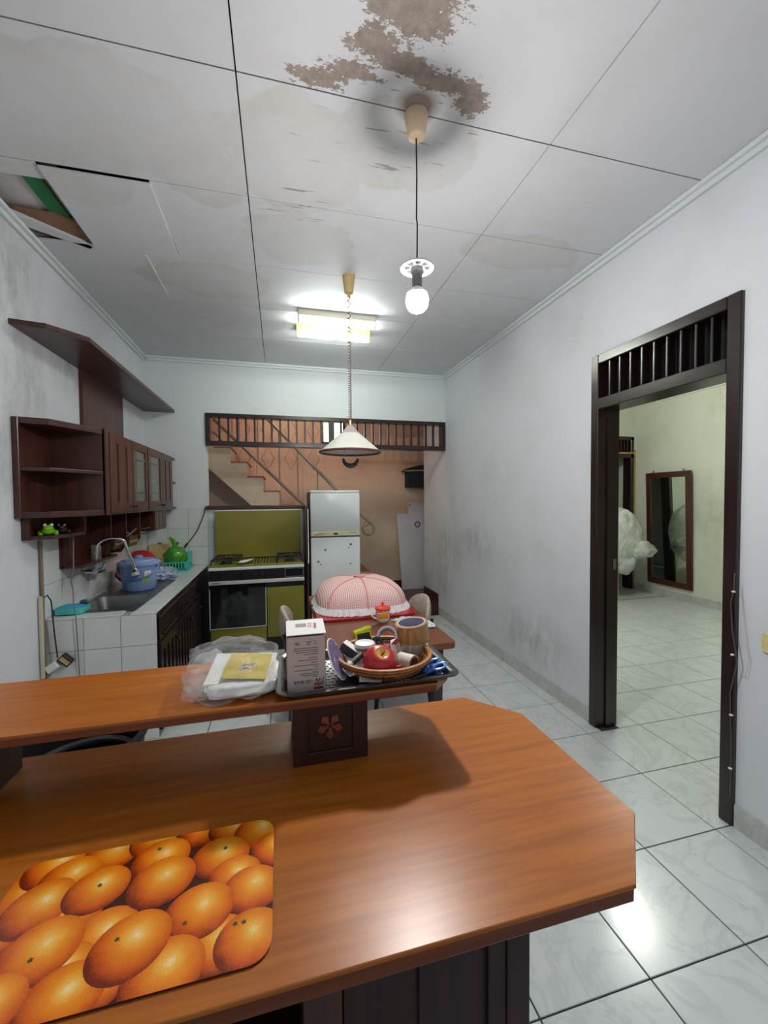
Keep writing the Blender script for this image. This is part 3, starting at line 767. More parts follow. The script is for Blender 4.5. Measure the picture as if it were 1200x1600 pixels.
# ------------------------------------------------------------------ staircase
def stairs():
    r = thing('staircase', 'plastered staircase climbing to the left behind the refrigerator', 'staircase', (.4, 5.7, .16))
    run, rise = .19, .178
    def nose(k): return -.567+run*k, 1.985-rise*k
    prof = []
    k0, k1 = -4, 10
    x, z = nose(k0); prof.append((x, z+rise))
    for k in range(k0, k1):
        x, z = nose(k)
        prof.append((x, z)); prof.append((x+run, z))
    xe, ze = prof[-1]; prof.append((xe, .16))
    prof.append((xe-.30, .16))
    sof = lambda x: 1.905-.937*(x+.811)
    xs = -.811-(0.16-1.905)/.937
    prof.append((xs, .16)) if xs < xe-.32 else None
    prof.append((prof[0][0], sof(prof[0][0])))
    # profile is in (x, z): build as a prism along y
    m = Matrix(((1, 0, 0, 0), (0, 0, 1, 0), (0, 1, 0, 0), (0, 0, 0, 1)))
    obj('flight', B().prism(prof, 5.36, 6.094, m=m), 'stairside', r)
    for k in range(k0, k1):
        x, z = nose(k)
        obj('tread', B().box(x-.002, x+run+.012, 5.352, 6.093, z, z+.018, bev=.003), 'stepedge', r)
    p0, p1 = (prof[0][0], sof(prof[0][0])), (.9, sof(.9))
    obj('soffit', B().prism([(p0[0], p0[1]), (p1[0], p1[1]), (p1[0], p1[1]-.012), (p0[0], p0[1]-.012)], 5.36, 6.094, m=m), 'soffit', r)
    # railing
    y = 5.33
    q = thing('stair_railing', 'grey metal stair railing ending in a scroll beside the refrigerator', 'railing', (1.1, y, .16))
    up = lambda x: 2.516-1.04*(x+.109)
    lo = lambda x: 2.320-.994*(x+.564)
    cx, cz, R_ = 1.135, 1.135, .082
    pts = [(-.55, y, up(-.55)), (.3, y, up(.3)), (1.0, y, up(1.0)), (1.13, y, 1.245)]
    for i in range(13):
        a = math.radians(48-i*27); rr = R_*(1-.022*i)
        pts.append((cx+rr*math.cos(a), y, cz+rr*math.sin(a)))
    obj('handrail', B().tube(pts, .021, 12), 'rail', q, smooth=True)
    obj('lower_rail', B().tube([(-.75, y, lo(-.75)), (.95, y, lo(.95))], .018, 10), 'rust', q, smooth=True)
    for x in (-.46, -.24, .009, .235, .48, .75, .99):
        obj('baluster', B().cyl((x, y, lo(x)-(.0 if x < .9 else .6)), (x, y, up(x)), .008, n=8), 'rail', q, smooth=True)
    # thin moulded panels with lozenges on the stair wall
    for i, x in enumerate((-.62, -.30, .02, .34)):
        p = thing('wall_lozenge_panel', ['peach lozenge panel on the stair wall, leftmost of the four', 'second peach lozenge panel from the left on the stair wall', 'third peach lozenge panel from the left on the stair wall', 'peach lozenge panel on the stair wall nearest the refrigerator'][i], 'panel', (x+.15, 6.095, 1.6), group='lozenge panels on the stair wall')
        obj('sheet', B().box(x+.004, x+.308, 6.088, 6.0999, 1.30, 2.95, bev=.002), 'stair_wall', p)
        for zc in (2.52, 2.12):
            cx_ = x+.155
            d = [(cx_, 6.086, zc+.16), (cx_+.085, 6.086, zc), (cx_, 6.086, zc-.16), (cx_-.085, 6.086, zc)]
            obj('lozenge', B().tube(d, .004, 5, closed=True), 'stepedge', p)
stairs()
def stair_corner():
    m = Matrix(((1, 0, 0, 0), (0, 0, 1, 0), (0, 1, 0, 0), (0, 0, 0, 1)))
    lean = lambda z: 5.90+.10*(z-.16)/1.3
    b = B(); poly = [(1.775, .162), (2.34, .162), (2.34, 1.47), (1.90, 1.47), (1.90, 1.30), (1.72, 1.30)]
    a = [b.bm.verts.new((x, lean(z), z)) for x, z in poly]; c = [b.bm.verts.new((x, lean(z)+.012, z)) for x, z in poly]
    b.bm.faces.new(a); b.bm.faces.new(c[::-1])
    for i in range(len(poly)): b.bm.faces.new((a[i], a[(i+1) % 6], c[(i+1) % 6], c[i]))
    t = thing('leaning_sheet', 'grey white notched sheet leaning on the wall beside the refrigerator', 'panel', (2.05, 5.9, .162))
    obj('sheet', b, 'whiteboard', t)
    zc = 1.135
    obj('ring_hole', B().lathe([(.030, 0), (.048, .002), (.048, 0), (.030, -.001)], (0, 0, 0), 24, m=T((2.045, lean(zc)-.003, zc)) @ RX(90)), 'dgrey', t)
    obj('ring_centre', B().cyl((2.045, lean(zc)-.004, zc), (2.045, lean(zc)+.001, zc), .008), 'black', t)
    obj('screw', B().cyl((1.93, lean(1.43)-.004, 1.43), (1.93, lean(1.43)+.001, 1.43), .011), 'black', t)
    r = thing('hanging_black_bag', 'black bag hanging on a rod high on the stair wall', 'bag', (2.1, 6.0, 1.70))
    b = B(); n = 14
    front = [(1.885, 1.70)]+[(2.34, 1.70)]+[(2.34-.455*i/n, 1.99+.05*math.sin(PI*i/n*.9+.4)) for i in range(n+1)]
    obj('bag_body', B().prism(front, 5.93, 6.098, m=m), 'blackbag', r)
    obj('rod', B().cyl((1.82, 5.92, 1.945), (2.36, 5.92, 1.965), .011, n=10), 'wood_pale', r)
    obj('rod_knob', B().ball((1.815, 5.92, 1.945), .018), 'dgrey', r)
    obj('bracket', B().box(1.83, 1.85, 5.92, 6.098, 1.935, 1.955), 'dgrey', r)
stair_corner()

# ------------------------------------------------------------------ refrigerator
def fridge():
    x0, x1, y0, y1, z1 = .318, .848, 4.405, 5.035, 1.62
    r = thing('refrigerator', 'white two-door refrigerator with faded flower stickers', 'refrigerator', ((x0+x1)/2, (y0+y1)/2, 0))
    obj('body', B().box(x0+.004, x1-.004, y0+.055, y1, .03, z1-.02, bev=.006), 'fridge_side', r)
    obj('top_cap', B().box(x0, x1, y0+.01, y1, z1-.02, z1+.004, bev=.006), 'white', r)
    d = obj('freezer_door', B().box(x0, x1, y0, y0+.05, 1.175, z1-.024, bev=.010, seg=2), 'white', r, smooth=30)
    band = obj('logo_band', B().box(x0, x1, y0-.002, y0+.05, 1.135, 1.182, bev=.004), 'cream', r)
    obj('badge', B().lathe([(0, 0), (.026, 0), (.026, .003), (0, .004)], (0, 0, 0), 24, sy=.42, m=T(((x0+x1)/2, y0-.002, 1.160)) @ RX(90)), 'dgrey', band, smooth=True)
    obj('band_lettering', B().box(x1-.12, x1-.035, y0-.0028, y0-.001, 1.163, 1.168), 'grey', band)
    obj('grip_recess', B().prism([(x0+.03, 1.140), (x0+.20, 1.172), (x0+.10, 1.172), (x0+.05, 1.160)], y0-.004, y0-.001, m=Matrix(((1, 0, 0, 0), (0, 0, 1, 0), (0, 1, 0, 0), (0, 0, 0, 1)))), 'tan', band)
    obj('door_gap', B().box(x0+.004, x1-.004, y0+.006, y0+.05, 1.118, 1.136), 'dgrey', r)
    obj('fridge_door', B().box(x0, x1, y0, y0+.05, .06, 1.122, bev=.010, seg=2), 'white', r, smooth=30)
    for (x, z, s) in ((.745, 1.04, .014), (.725, 1.005, .008), (.395, .865, .013), (.42, .835, .008), (.74, .83, .010), (.47, .99, .013)):
        b = B()
        for k in range(5):
            a = 2*PI*k/5; b.lathe([(0, 0), (s*.5, 0), (s*.5, .0008), (0, .001)], (0, 0, 0), 8, m=T((x+s*.55*math.cos(a), y0-.0002, z+s*.55*math.sin(a))) @ RX(90))
        obj('flower_sticker', b, 'olive_d' if s > .0135 or x < .41 else 'grey', r)
    for x in (x0+.05, x1-.05): obj('foot', B().cyl((x, y0+.1, 0), (x, y0+.1, .035), .02, n=12), 'black', r)
    for x in (x0+.05, x1-.05): obj('foot', B().cyl((x, y1-.08, 0), (x, y1-.08, .035), .02, n=12), 'black', r)
fridge()

# ------------------------------------------------------------------ cooker
def cooker():
    x0, x1, y0, y1 = -.672, .236, 4.25, 4.74
    r = thing('gas_cooker', 'olive green freestanding gas cooker with its lid raised', 'cooker', ((x0+x1)/2, (y0+y1)/2, 0))
    obj('plinth', B().box(x0+.03, x1-.03, y0+.05, y1-.02, 0, .115), 'black', r)
    obj('carcass', B().box(x0, x1, y0+.03, y1, .11, .85, bev=.004), 'black', r)
    xs = -.135
    obj('drawer_front', B().box(x0+.01, xs-.006, y0, y0+.03, .115, .262, bev=.005, seg=2), 'olive', r, smooth=30)
    od = obj('oven_door', B().box(x0+.003, xs-.004, y0-.006, y0+.03, .275, .70, bev=.004), 'blackglass', r)
    fr = B()
    for a in ((x0+.003, x0+.011, .275, .66), (xs-.012, xs-.004, .275, .66)): fr.box(a[0], a[1], y0-.009, y0-.004, a[2], a[3])
    fr.box(x0+.003, xs-.004, y0-.009, y0-.004, .270, .278)
    obj('door_trim', fr, 'alu', od)
    obj('oven_window', B().box(x0+.13, xs-.12, y0-.0075, y0-.004, .40, .59), 'oveninner', od)
    gd = obj('gas_compartment_door', B().box(xs+.004, x1-.004, y0, y0+.03, .15, .655, bev=.005, seg=2), 'olive', r, smooth=30)
    obj('door_grip', B().box(xs+.004, x1-.004, y0-.004, y0+.03, .66, .70), 'black', r)
    obj('lower_trim', B().box(x0, x1, y0-.016, y0+.02, .706, .742, bev=.004), 'alu', r)
    obj('badge', B().box(x0+.03, x0+.10, y0-.0175, y0-.014, .720, .728), 'dgrey', r)
    obj('control_panel', B().box(x0, x1, y0-.006, y0+.03, .742, .845, bev=.003), 'black', r)
    for k, x in enumerate((-.545, -.42, -.35, -.235, -.17)):
        kb = obj('knob', B().lathe([(0, 0), (.026, 0), (.026, .006), (.021, .022), (0, .024)], (0, 0, 0), 20, m=T((x, y0-.006, .795)) @ RX(90)), 'black', r, smooth=True)
    dsp = obj('timer_panel', B().box(.05, x1-.012, y0-.011, y0-.005, .757, .835, bev=.002), 'oveninner', r)
    obj('timer_frame', B().box(.044, .050, y0-.013, y0-.004, .753, .839).box(x1-.014, x1-.008, y0-.013, y0-.004, .753, .839).box(.044, x1-.008, y0-.013, y0-.004, .835, .840).box(.044, x1-.008, y0-.013, y0-.004, .752, .757), 'grey', dsp)
    obj('upper_trim', B().box(x0, x1, y0-.014, y0+.02, .845, .872, bev=.004), 'white', r)
    hob = obj('hob_top', B().box(x0+.004, x1-.004, y0+.004, y1, .85, .892, bev=.005), 'olive', r)
    gx0, gx1 = -.36, -.03                                  # punched warming grid in the middle
    for i in range(11):
        for k in range(9):
            x = gx0+.015+i*.031; y = y0+.055+k*.046
            obj('grid_slot', B().box(x-.006, x+.006, y-.012, y+.012, .8915, .8945), 'iron', hob)
    for bx, by, rr in ((-.525, y0+.13, .052), (-.525, y0+.36, .042), (.098, y0+.13, .046), (.098, y0+.36, .052)):
        bn = obj('burner', B().lathe([(0, 0), (rr+.014, 0), (rr+.012, .006), (rr-.005, .014), (rr-.006, .024), (0, .026)], (bx, by, .892), 24), 'iron', r, smooth=True)
    for gx in (-.525, .098):
        b = B(); w_, d_ = .125, .225; cy = y0+.245; zt = .936
        for s in (-1, 1):
            b.tube([(gx+s*w_, cy-d_, zt), (gx+s*w_, cy+d_, zt)], .006, 6)
            b.tube([(gx-w_, cy+s*d_, zt), (gx+w_, cy+s*d_, zt)], .006, 6)
            for q in (-1, 1): b.tube([(gx+s*w_, cy+q*d_, zt), (gx+s*w_, cy+q*d_, .892)], .006, 6)
        b.tube([(gx-w_, cy, zt), (gx+w_, cy, zt)], .006, 6)
        for by in (-.115, .115):
            b.tube([(gx-w_, cy+by, zt), (gx-.03, cy+by, zt+.004)], .006, 6); b.tube([(gx+.03, cy+by, zt+.004), (gx+w_, cy+by, zt)], .006, 6)
            b.tube([(gx, cy+by-.1, zt), (gx, cy+by-.03, zt+.004)], .006, 6); b.tube([(gx, cy+by+.03, zt+.004), (gx, cy+by+.1, zt)], .006, 6)
        obj('pan_support', b, 'iron', r)
    lid = obj('lid', B().box(x0+.004, x1-.004, y1-.022, y1-.004, .90, 1.418, bev=.004), 'olive', r)
    obj('lid_trim', B().box(x0-.002, x1+.002, y1-.026, y1, 1.408, 1.424, bev=.003).box(x1-.004, x1+.006, y1-.026, y1, .90, 1.42, bev=.002), 'alu', lid)
    for x in (x0+.06, x1-.06): obj('hinge', B().cyl((x-.02, y1-.012, .9), (x+.02, y1-.012, .9), .012, n=10), 'iron', lid)
    p = B(); out = [(-.405, 4.245, .903), (-.35, 4.235, .903), (-.315, 4.28, .905), (-.255, 4.40, .915), (-.29, 4.42, .912), (-.38, 4.36, .907)]
    a = [p.bm.verts.new((x, y, z+.012)) for x, y, z in out]; c = [p.bm.verts.new((x, y, z+.0135)) for x, y, z in out]
    p.bm.faces.new(a[::-1]); p.bm.faces.new(c)
    for i in range(6): p.bm.faces.new((a[i], a[(i+1) % 6], c[(i+1) % 6], c[i]))
    tag(obj('paper_sheet', p, 'paper', at=(-.34, 4.33, .893)), 'crumpled white paper lying on the cooker top', 'paper')
cooker()

# ------------------------------------------------------------------ sink counter on the left
def sink_counter():
    x0, x1, y0, y1, z = XL+.008, -.757, 2.83, YB-.008, .83
    r = thing('sink_counter', 'white tiled kitchen counter with dark wooden doors', 'counter', ((x0+x1)/2, (y0+y1)/2, 0))
    sx0, sx1, sy0, sy1 = -1.305, -.905, 2.945, 3.955       # cut-out for the sink
    b = B().box(x0, x1-.03, y0+.008, y1, 0, .60).box(x0, sx0, y0+.008, y1, .60, z-.008).box(sx1, x1-.008, y0+.008, y1, .60, z-.008)
    b.box(sx0, sx1, y0+.008, sy0, .60, z-.008).box(sx0, sx1, sy1, y1, .60, z-.008)
    obj('masonry', b, 'wgrout', r)
    g = .0015
    def top(a, c, d, e): obj('worktop_tile', B().box(a+g, c-g, d+g, e-g, z-.009, z, bev=.0012), 'wtile', r)
    ys = [y0]
    while ys[-1] < y1-.02: ys.append(min(ys[-1]+.2, y1))
    for a, c in zip(ys, ys[1:]): top(-.957, x1, a, c) if a > sy1 or c < sy0 else top(sx1, x1, a, c)
    for a, c in ((x0, -1.157), (-1.157, -.957)): top(a, c, y0, sy0)
    back = [sy1, 4.03, 4.23, 4.43, 4.63, y1]
    for d, e in zip(back, back[1:]):
        for a, c in ((x0, -1.157), (-1.157, -.957)): top(a, c, d, e)
    top(x0, sx0, sy0, sy1)
    for i, (a, c) in enumerate(((x0, -1.157), (-1.157, -.957), (-.957, x1))):
        for k in range(5):
            z1 = z-.2*k-.0; z0 = max(z1-.2, 0.0)
            if z1-z0 > .02: obj('front_tile', B().box(a+g, c-g, y0, y0+.009, z0+g, z1-g-(.009 if k == 0 else 0), bev=.0012), 'wtile', r)
    # wooden front facing the room
    fx = x1
    obj('front_frame', B().box(fx-.028, fx-.006, y0+.009, y1, .02, z-.012, bev=.003), 'dark', r)
    edges = [2.86, 3.35, 3.84, 4.24]
    for a, c in zip(edges, edges[1:]):
        dr = obj('drawer', B().box(fx-.008, fx+.010, a+.012, c-.012, .64, .79, bev=.004), 'dark', r)
        obj('drawer_pull', B().box(fx+.012, fx+.026, a+.06, c-.06, .660, .674, bev=.003).box(fx+.008, fx+.014, a+.07, a+.085, .660, .674).box(fx+.008, fx+.014, c-.085, c-.07, .660, .674), 'dark', dr)
        dd = obj('door', B().box(fx-.008, fx+.004, a+.012, c-.012, .06, .62, bev=.004), 'dark', r)
        for q0, q1 in ((.56, .62), (.06, .13)): obj('door_rail', B().box(fx+.003, fx+.014, a+.012, c-.012, q0, q1, bev=.002), 'dark', dd)
        w_ = c-a-.024
        for k in range(5):
            yy = a+.012+w_*k/4.6
            obj('door_slat', B().box(fx+.003, fx+.014, yy, yy+w_*.10, .13, .56, bev=.002), 'dark', dd)
        obj('knob', B().ball((fx+.022, c-.05, .52), .012), 'dark', dd, smooth=True)
    # steel sink
    s = thing('steel_sink', 'stainless steel sink with a draining board under the blue bucket', 'sink', (-1.1, 3.45, z-.01))
    bx0, bx1, by0, by1, bz = -1.275, -.935, 2.985, 3.40, .67
    b = B().box(sx0-.012, bx0, sy0-.012, sy1+.012, z, z+.004, bev=.0015).box(bx1, sx1+.012, sy0-.012, sy1+.012, z, z+.004, bev=.0015)
    b.box(bx0, bx1, sy0-.012, by0, z, z+.004, bev=.0015).box(bx0, bx1, by1, sy1+.012, z, z+.004, bev=.0015)
    obj('rim', b, 'steel', s)
    t_ = .004; o = rrect(bx0, bx1, by0, by1, .05); i_ = rrect(bx0+.03, bx1-.03, by0+.03, by1-.03, .04)
    b = B(); A = [b.bm.verts.new((x, y, z+.002)) for x, y in o]; D = [b.bm.verts.new((x, y, bz)) for x, y in i_]
    for k in range(len(o)): b.bm.faces.new((A[k], A[(k+1) % len(o)], D[(k+1) % len(o)], D[k]))
    b.bm.faces.new(D)
    corner = B()
    ba = obj('basin', b, 'steel', s, smooth=50)
    for (cx, cy, a0) in ((bx0, by0, 0), (bx1, by0, 1), (bx1, by1, 2), (bx0, by1, 3)):
        rr = .05; c0 = (cx+(rr if cx == bx0 else -rr), cy+(rr if cy == by0 else -rr))
        ang = {0: 180, 1: 270, 2: 0, 3: 90}[a0]
        pts = [(cx, cy)]+[(c0[0]+rr*math.cos(math.radians(ang+90*i/6)), c0[1]+rr*math.sin(math.radians(ang+90*i/6))) for i in range(7)]
        corner.prism(pts, z, z+.004)
    obj('basin_corners', corner, 'steel', s)
    obj('drain', B().lathe([(0, .002), (.03, .002), (.034, .004), (.036, 0)], ((bx0+bx1)/2, 3.2, bz), 20), 'dgrey', s, smooth=True)
    b = B()
    for k in range(5): b.box(-1.22+k*.065, -1.205+k*.065, 3.46, 3.92, z+.003, z+.006, bev=.001)
    obj('drain_rib', b, 'steel', s)
sink_counter()

def faucet():
    r = thing('gooseneck_faucet', 'chrome gooseneck wall tap bending over the sink', 'faucet', (-1.352, 3.33, 1.03))
    obj('wall_flange', B().cyl((-1.354, 3.33, 1.03), (-1.345, 3.33, 1.03), .03, n=20).cyl((-1.345, 3.33, 1.03), (-1.28, 3.33, 1.03), .013, n=14), 'chrome', r, smooth=True)
    obj('body', B().cyl((-1.27, 3.31, 1.03), (-1.27, 3.42, 1.025), .019, n=16), 'chrome', r, smooth=True)
    obj('handle', B().cyl((-1.27, 3.41, 1.025), (-1.27, 3.45, 1.025), .022, .018, n=16).tube([(-1.27, 3.44, 1.03), (-1.25, 3.46, 1.07)], .005, 8), 'chrome', r, smooth=True)
    pts = [(-1.27, 3.34, 1.03), (-1.27, 3.335, 1.13), (-1.262, 3.335, 1.20)]
    for i in range(9):
        a = PI-PI*.80*i/8; pts.append((-1.175+.087*math.cos(a), 3.335+.05*i/8, 1.205+.055*math.sin(a)))
    pts += [(-1.085, 3.40, 1.15), (-1.060, 3.415, 1.07), (-1.050, 3.42, 1.03)]
    obj('spout', B().tube(pts, .0115, 12), 'chrome', r, smooth=True)
    obj('spray_head', B().lathe([(0, .03), (.012, .03), (.016, .01), (.030, -.002), (.031, -.03), (0, -.031)], (0, 0, 0), 20, m=T((-1.048, 3.422, 1.005)) @ RY(-14)), 'chrome', r, smooth=True)
    obj('spray_plate', B().lathe([(0, -.034), (.026, -.034), (.031, -.028), (0, -.028)], (0, 0, 0), 20, m=T((-1.048, 3.422, 1.003)) @ RY(-14)), 'black', r, smooth=True)
    obj('hose_collar', B().lathe([(.024, 0), (.031, .01), (.031, .16), (.024, .17)], (-1.268, 3.338, 1.05), 18), 'film', r, smooth=True)
faucet()
def wall_valve():
    c = (XL+.0065, 3.60, 1.095)
    r = thing('water_valve', 'round brown water valve on the tiles beside the tap', 'valve', c)
    obj('escutcheon', B().cyl((c[0], c[1], c[2]), (c[0]+.006, c[1], c[2]), .045, n=24), 'pipe', r, smooth=40)
    obj('knob', B().cyl((c[0]+.006, c[1], c[2]), (c[0]+.03, c[1], c[2]), .030, .026, n=24), 'boxinside', r, smooth=40)
wall_valve()
def bucket():
    cx, cy, z = -1.075, 3.60, .8362
    r = thing('blue_bucket', 'pale blue lidded bucket standing on the sink drainer', 'bucket', (cx, cy, z))
    obj('pail', B().lathe([(0, 0), (.106, 0), (.114, .008), (.132, .195), (.140, .200), (.140, .208), (.130, .208), (.11, .012), (0, .010)], (cx, cy, z), 36), 'bluebucket', r, smooth=True)
    lid = obj('lid', B().lathe([(.148, .196), (.150, .214), (.140, .222), (.115, .226), (.108, .236), (.030, .244), (0, .244), (0, .232), (.13, .209), (.148, .196)], (cx, cy, z), 36), 'bluebucket', r, smooth=True)
    obj('lid_knob', B().lathe([(.024, .243), (.028, .258), (.018, .266), (0, .267)], (cx, cy, z), 20), 'bluebucket', lid, smooth=True)
    arc = []
    for i in range(21):
        a = PI+PI*i/20; arc.append((cx+.142*math.cos(a), cy-.020-.125*abs(math.sin(a)), z+.185+.085*math.sin(a)))
    obj('bail_handle', B().tube(arc, .0055, 8), 'blue_d', r, smooth=True)
    for s in (-1, 1): obj('handle_lug', B().ball((cx+s*.138, cy-.02, z+.185), .014, 10, 6), 'blue_d', r, smooth=True)
    b = B()
    def patch(a0, a1, h0, h1):
        n = 6; g = []
        for i in range(n+1):
            a = math.radians(a0+(a1-a0)*i/n)
            g.append([b.bm.verts.new((cx+(.1145+.018*h/.195+.0012)*math.cos(a), cy+(.1145+.018*h/.195+.0012)*math.sin(a), z+h)) for h in (h0, h1)])
        for i in range(n): b.bm.faces.new((g[i][0], g[i+1][0], g[i+1][1], g[i][1]))
    patch(-58, -36, .11, .155); obj('sticker', b, 'paper', r)
    b = B(); patch(-66, -56, .07, .10); patch(-55, -40, .075, .095); patch(-46, -38, .10, .125); obj('leaf_print', b, 'frog', r)
    b = B(); patch(-54, -44, .125, .132); patch(-52, -42, .138, .145); obj('printed_lettering', b, 'yellow', r)
bucket()
def sink_bits():
    z = .8302
    t = tag(obj('red_bowl', B().lathe([(0, 0), (.05, 0), (.085, .06), (.10, .11), (.096, .112), (.08, .064), (.046, .008), (0, .006)], (0, 0, 0), 28, m=T((-1.25, 3.82, .925)) @ RY(48) @ T((0, 0, -.05))), 'red', at=(-1.25, 3.8, .84), smooth=True), 'red plastic bowl tipped up behind the blue bucket', 'bowl')
    r = thing('sponge_dish', 'turquoise dish with a blue sponge at the counter corner', 'dish', (-1.27, 2.985, z))
    P = rrect(-1.345, -1.19, 2.90, 3.05, .03)
    b = B().prism(P, z, z+.006)
    pi = rrect(-1.338, -1.197, 2.907, 3.043, .026); n = len(P)
    A = [b.bm.verts.new((x, y, z)) for x, y in P]; Bv = [b.bm.verts.new((x, y, z+.042)) for x, y in P]
    Cv = [b.bm.verts.new((x, y, z+.042)) for x, y in pi]; D = [b.bm.verts.new((x, y, z+.004)) for x, y in pi]
    for i in range(n):
        j = (i+1) % n
        b.bm.faces.new((A[i], A[j], Bv[j], Bv[i])); b.bm.faces.new((Bv[i], Bv[j], Cv[j], Cv[i])); b.bm.faces.new((Cv[i], Cv[j], D[j], D[i]))
    obj('tray', b, 'teal', r)
    obj('sponge', B().box(-1.325, -1.215, 2.92, 3.03, z+.007, z+.045, bev=.008, seg=2), 'cyan', r)
    obj('steel_wool', B().blob((-1.225, 3.02, z+.055), (.022, .022, .014), .25, 3, 4, 16, 10), 'dgrey', r)
    # dish rack with the green carrier bag
    d = thing('dish_rack', 'turquoise dish rack on a drip tray by the back wall', 'dish rack', (-1.02, 4.56, z))
    obj('drip_tray', B().prism(rrect(-1.14, -.89, 4.40, 4.74, .03), z, z+.012, bev=.003).prism(rrect(-.905, -.885, 4.40, 4.74, .009), z+.010, z+.026), 'teal', d)
    b = B().prism(rrect(-1.12, -.92, 4.44, 4.72, .02), z+.014, z+.020)
    b.tube([(x, y, z+.085) for x, y in rrect(-1.13, -.91, 4.43, 4.73, .02, 3)], .006, 6, closed=True)
    obj('basket_frame', b, 'teal', d)
    for k in range(8):
        x = -1.115+k*.0275; obj('bar', B().box(x, x+.010, 4.427, 4.435, z+.018, z+.085), 'teal', d)
    for k in range(9):
        y = 4.44+k*.034; obj('bar', B().box(-.915, -.907, y, y+.010, z+.018, z+.085), 'teal', d)
    obj('cutlery_cup', B().box(-.945, -.90, 4.60, 4.72, z+.05, z+.17, bev=.006), 'teal', d)
    g = thing('green_carrier_bag', 'knotted green plastic bag sitting in the dish rack', 'bag', (-1.03, 4.55, z+.021))
    obj('bag_body', B().blob((-1.03, 4.565, z+.125), (.105, .10, .105), .16, 2.2, 3, 36, 20), 'greenbag', g, smooth=60)
    obj('bag_ears', B().tube([(-1.03, 4.56, z+.20), (-1.035, 4.55, z+.255), (-1.05, 4.55, z+.30), (-1.075, 4.54, z+.33)], [.045, .02, .022, .010], 7).tube([(-1.03, 4.56, z+.24), (-1.0, 4.56, z+.275)], [.018, .016], 6), 'greenbag', g)
    tag(obj('blue_plastic_bag', B().blob((-1.03, 4.06, z+.048), (.115, .15, .055), .35, 2.6, 9, 40, 20, flat=.85), 'bluecloth', at=(-1.03, 4.06, z), smooth=60), 'crumpled blue and white plastic bag beside the bucket', 'bag')
    q = thing('printed_board', 'small tan printed board leaning on the tiles behind the bucket', 'board', (-1.25, 4.74, z))
    obj('board', B().box(-1.33, -1.13, -.006, .006, 0, .245, m=T((0, 4.76, z)) @ RX(-8)), 'pictile', q)
    obj('hook', B().box(-1.25, -1.21, -.01, .006, .243, .255, m=T((0, 4.76, z)) @ RX(-8)), 'dgrey', q)
    tag(obj('red_pot', B().lathe([(0, .03), (.06, .026), (.125, .004), (.13, 0), (.125, 0), (.06, .02), (0, .024)], (0, 0, 0), 28, m=T((-1.275, 4.30, z+.14)) @ RY(12) @ RX(40)).cyl((-1.275, 4.35, z), (-1.275, 4.35, z+.13), .05, n=16), 'red', at=(-1.275, 4.33, z), smooth=True), 'red pot with a sloping top standing behind the blue bucket', 'pot')
sink_bits()

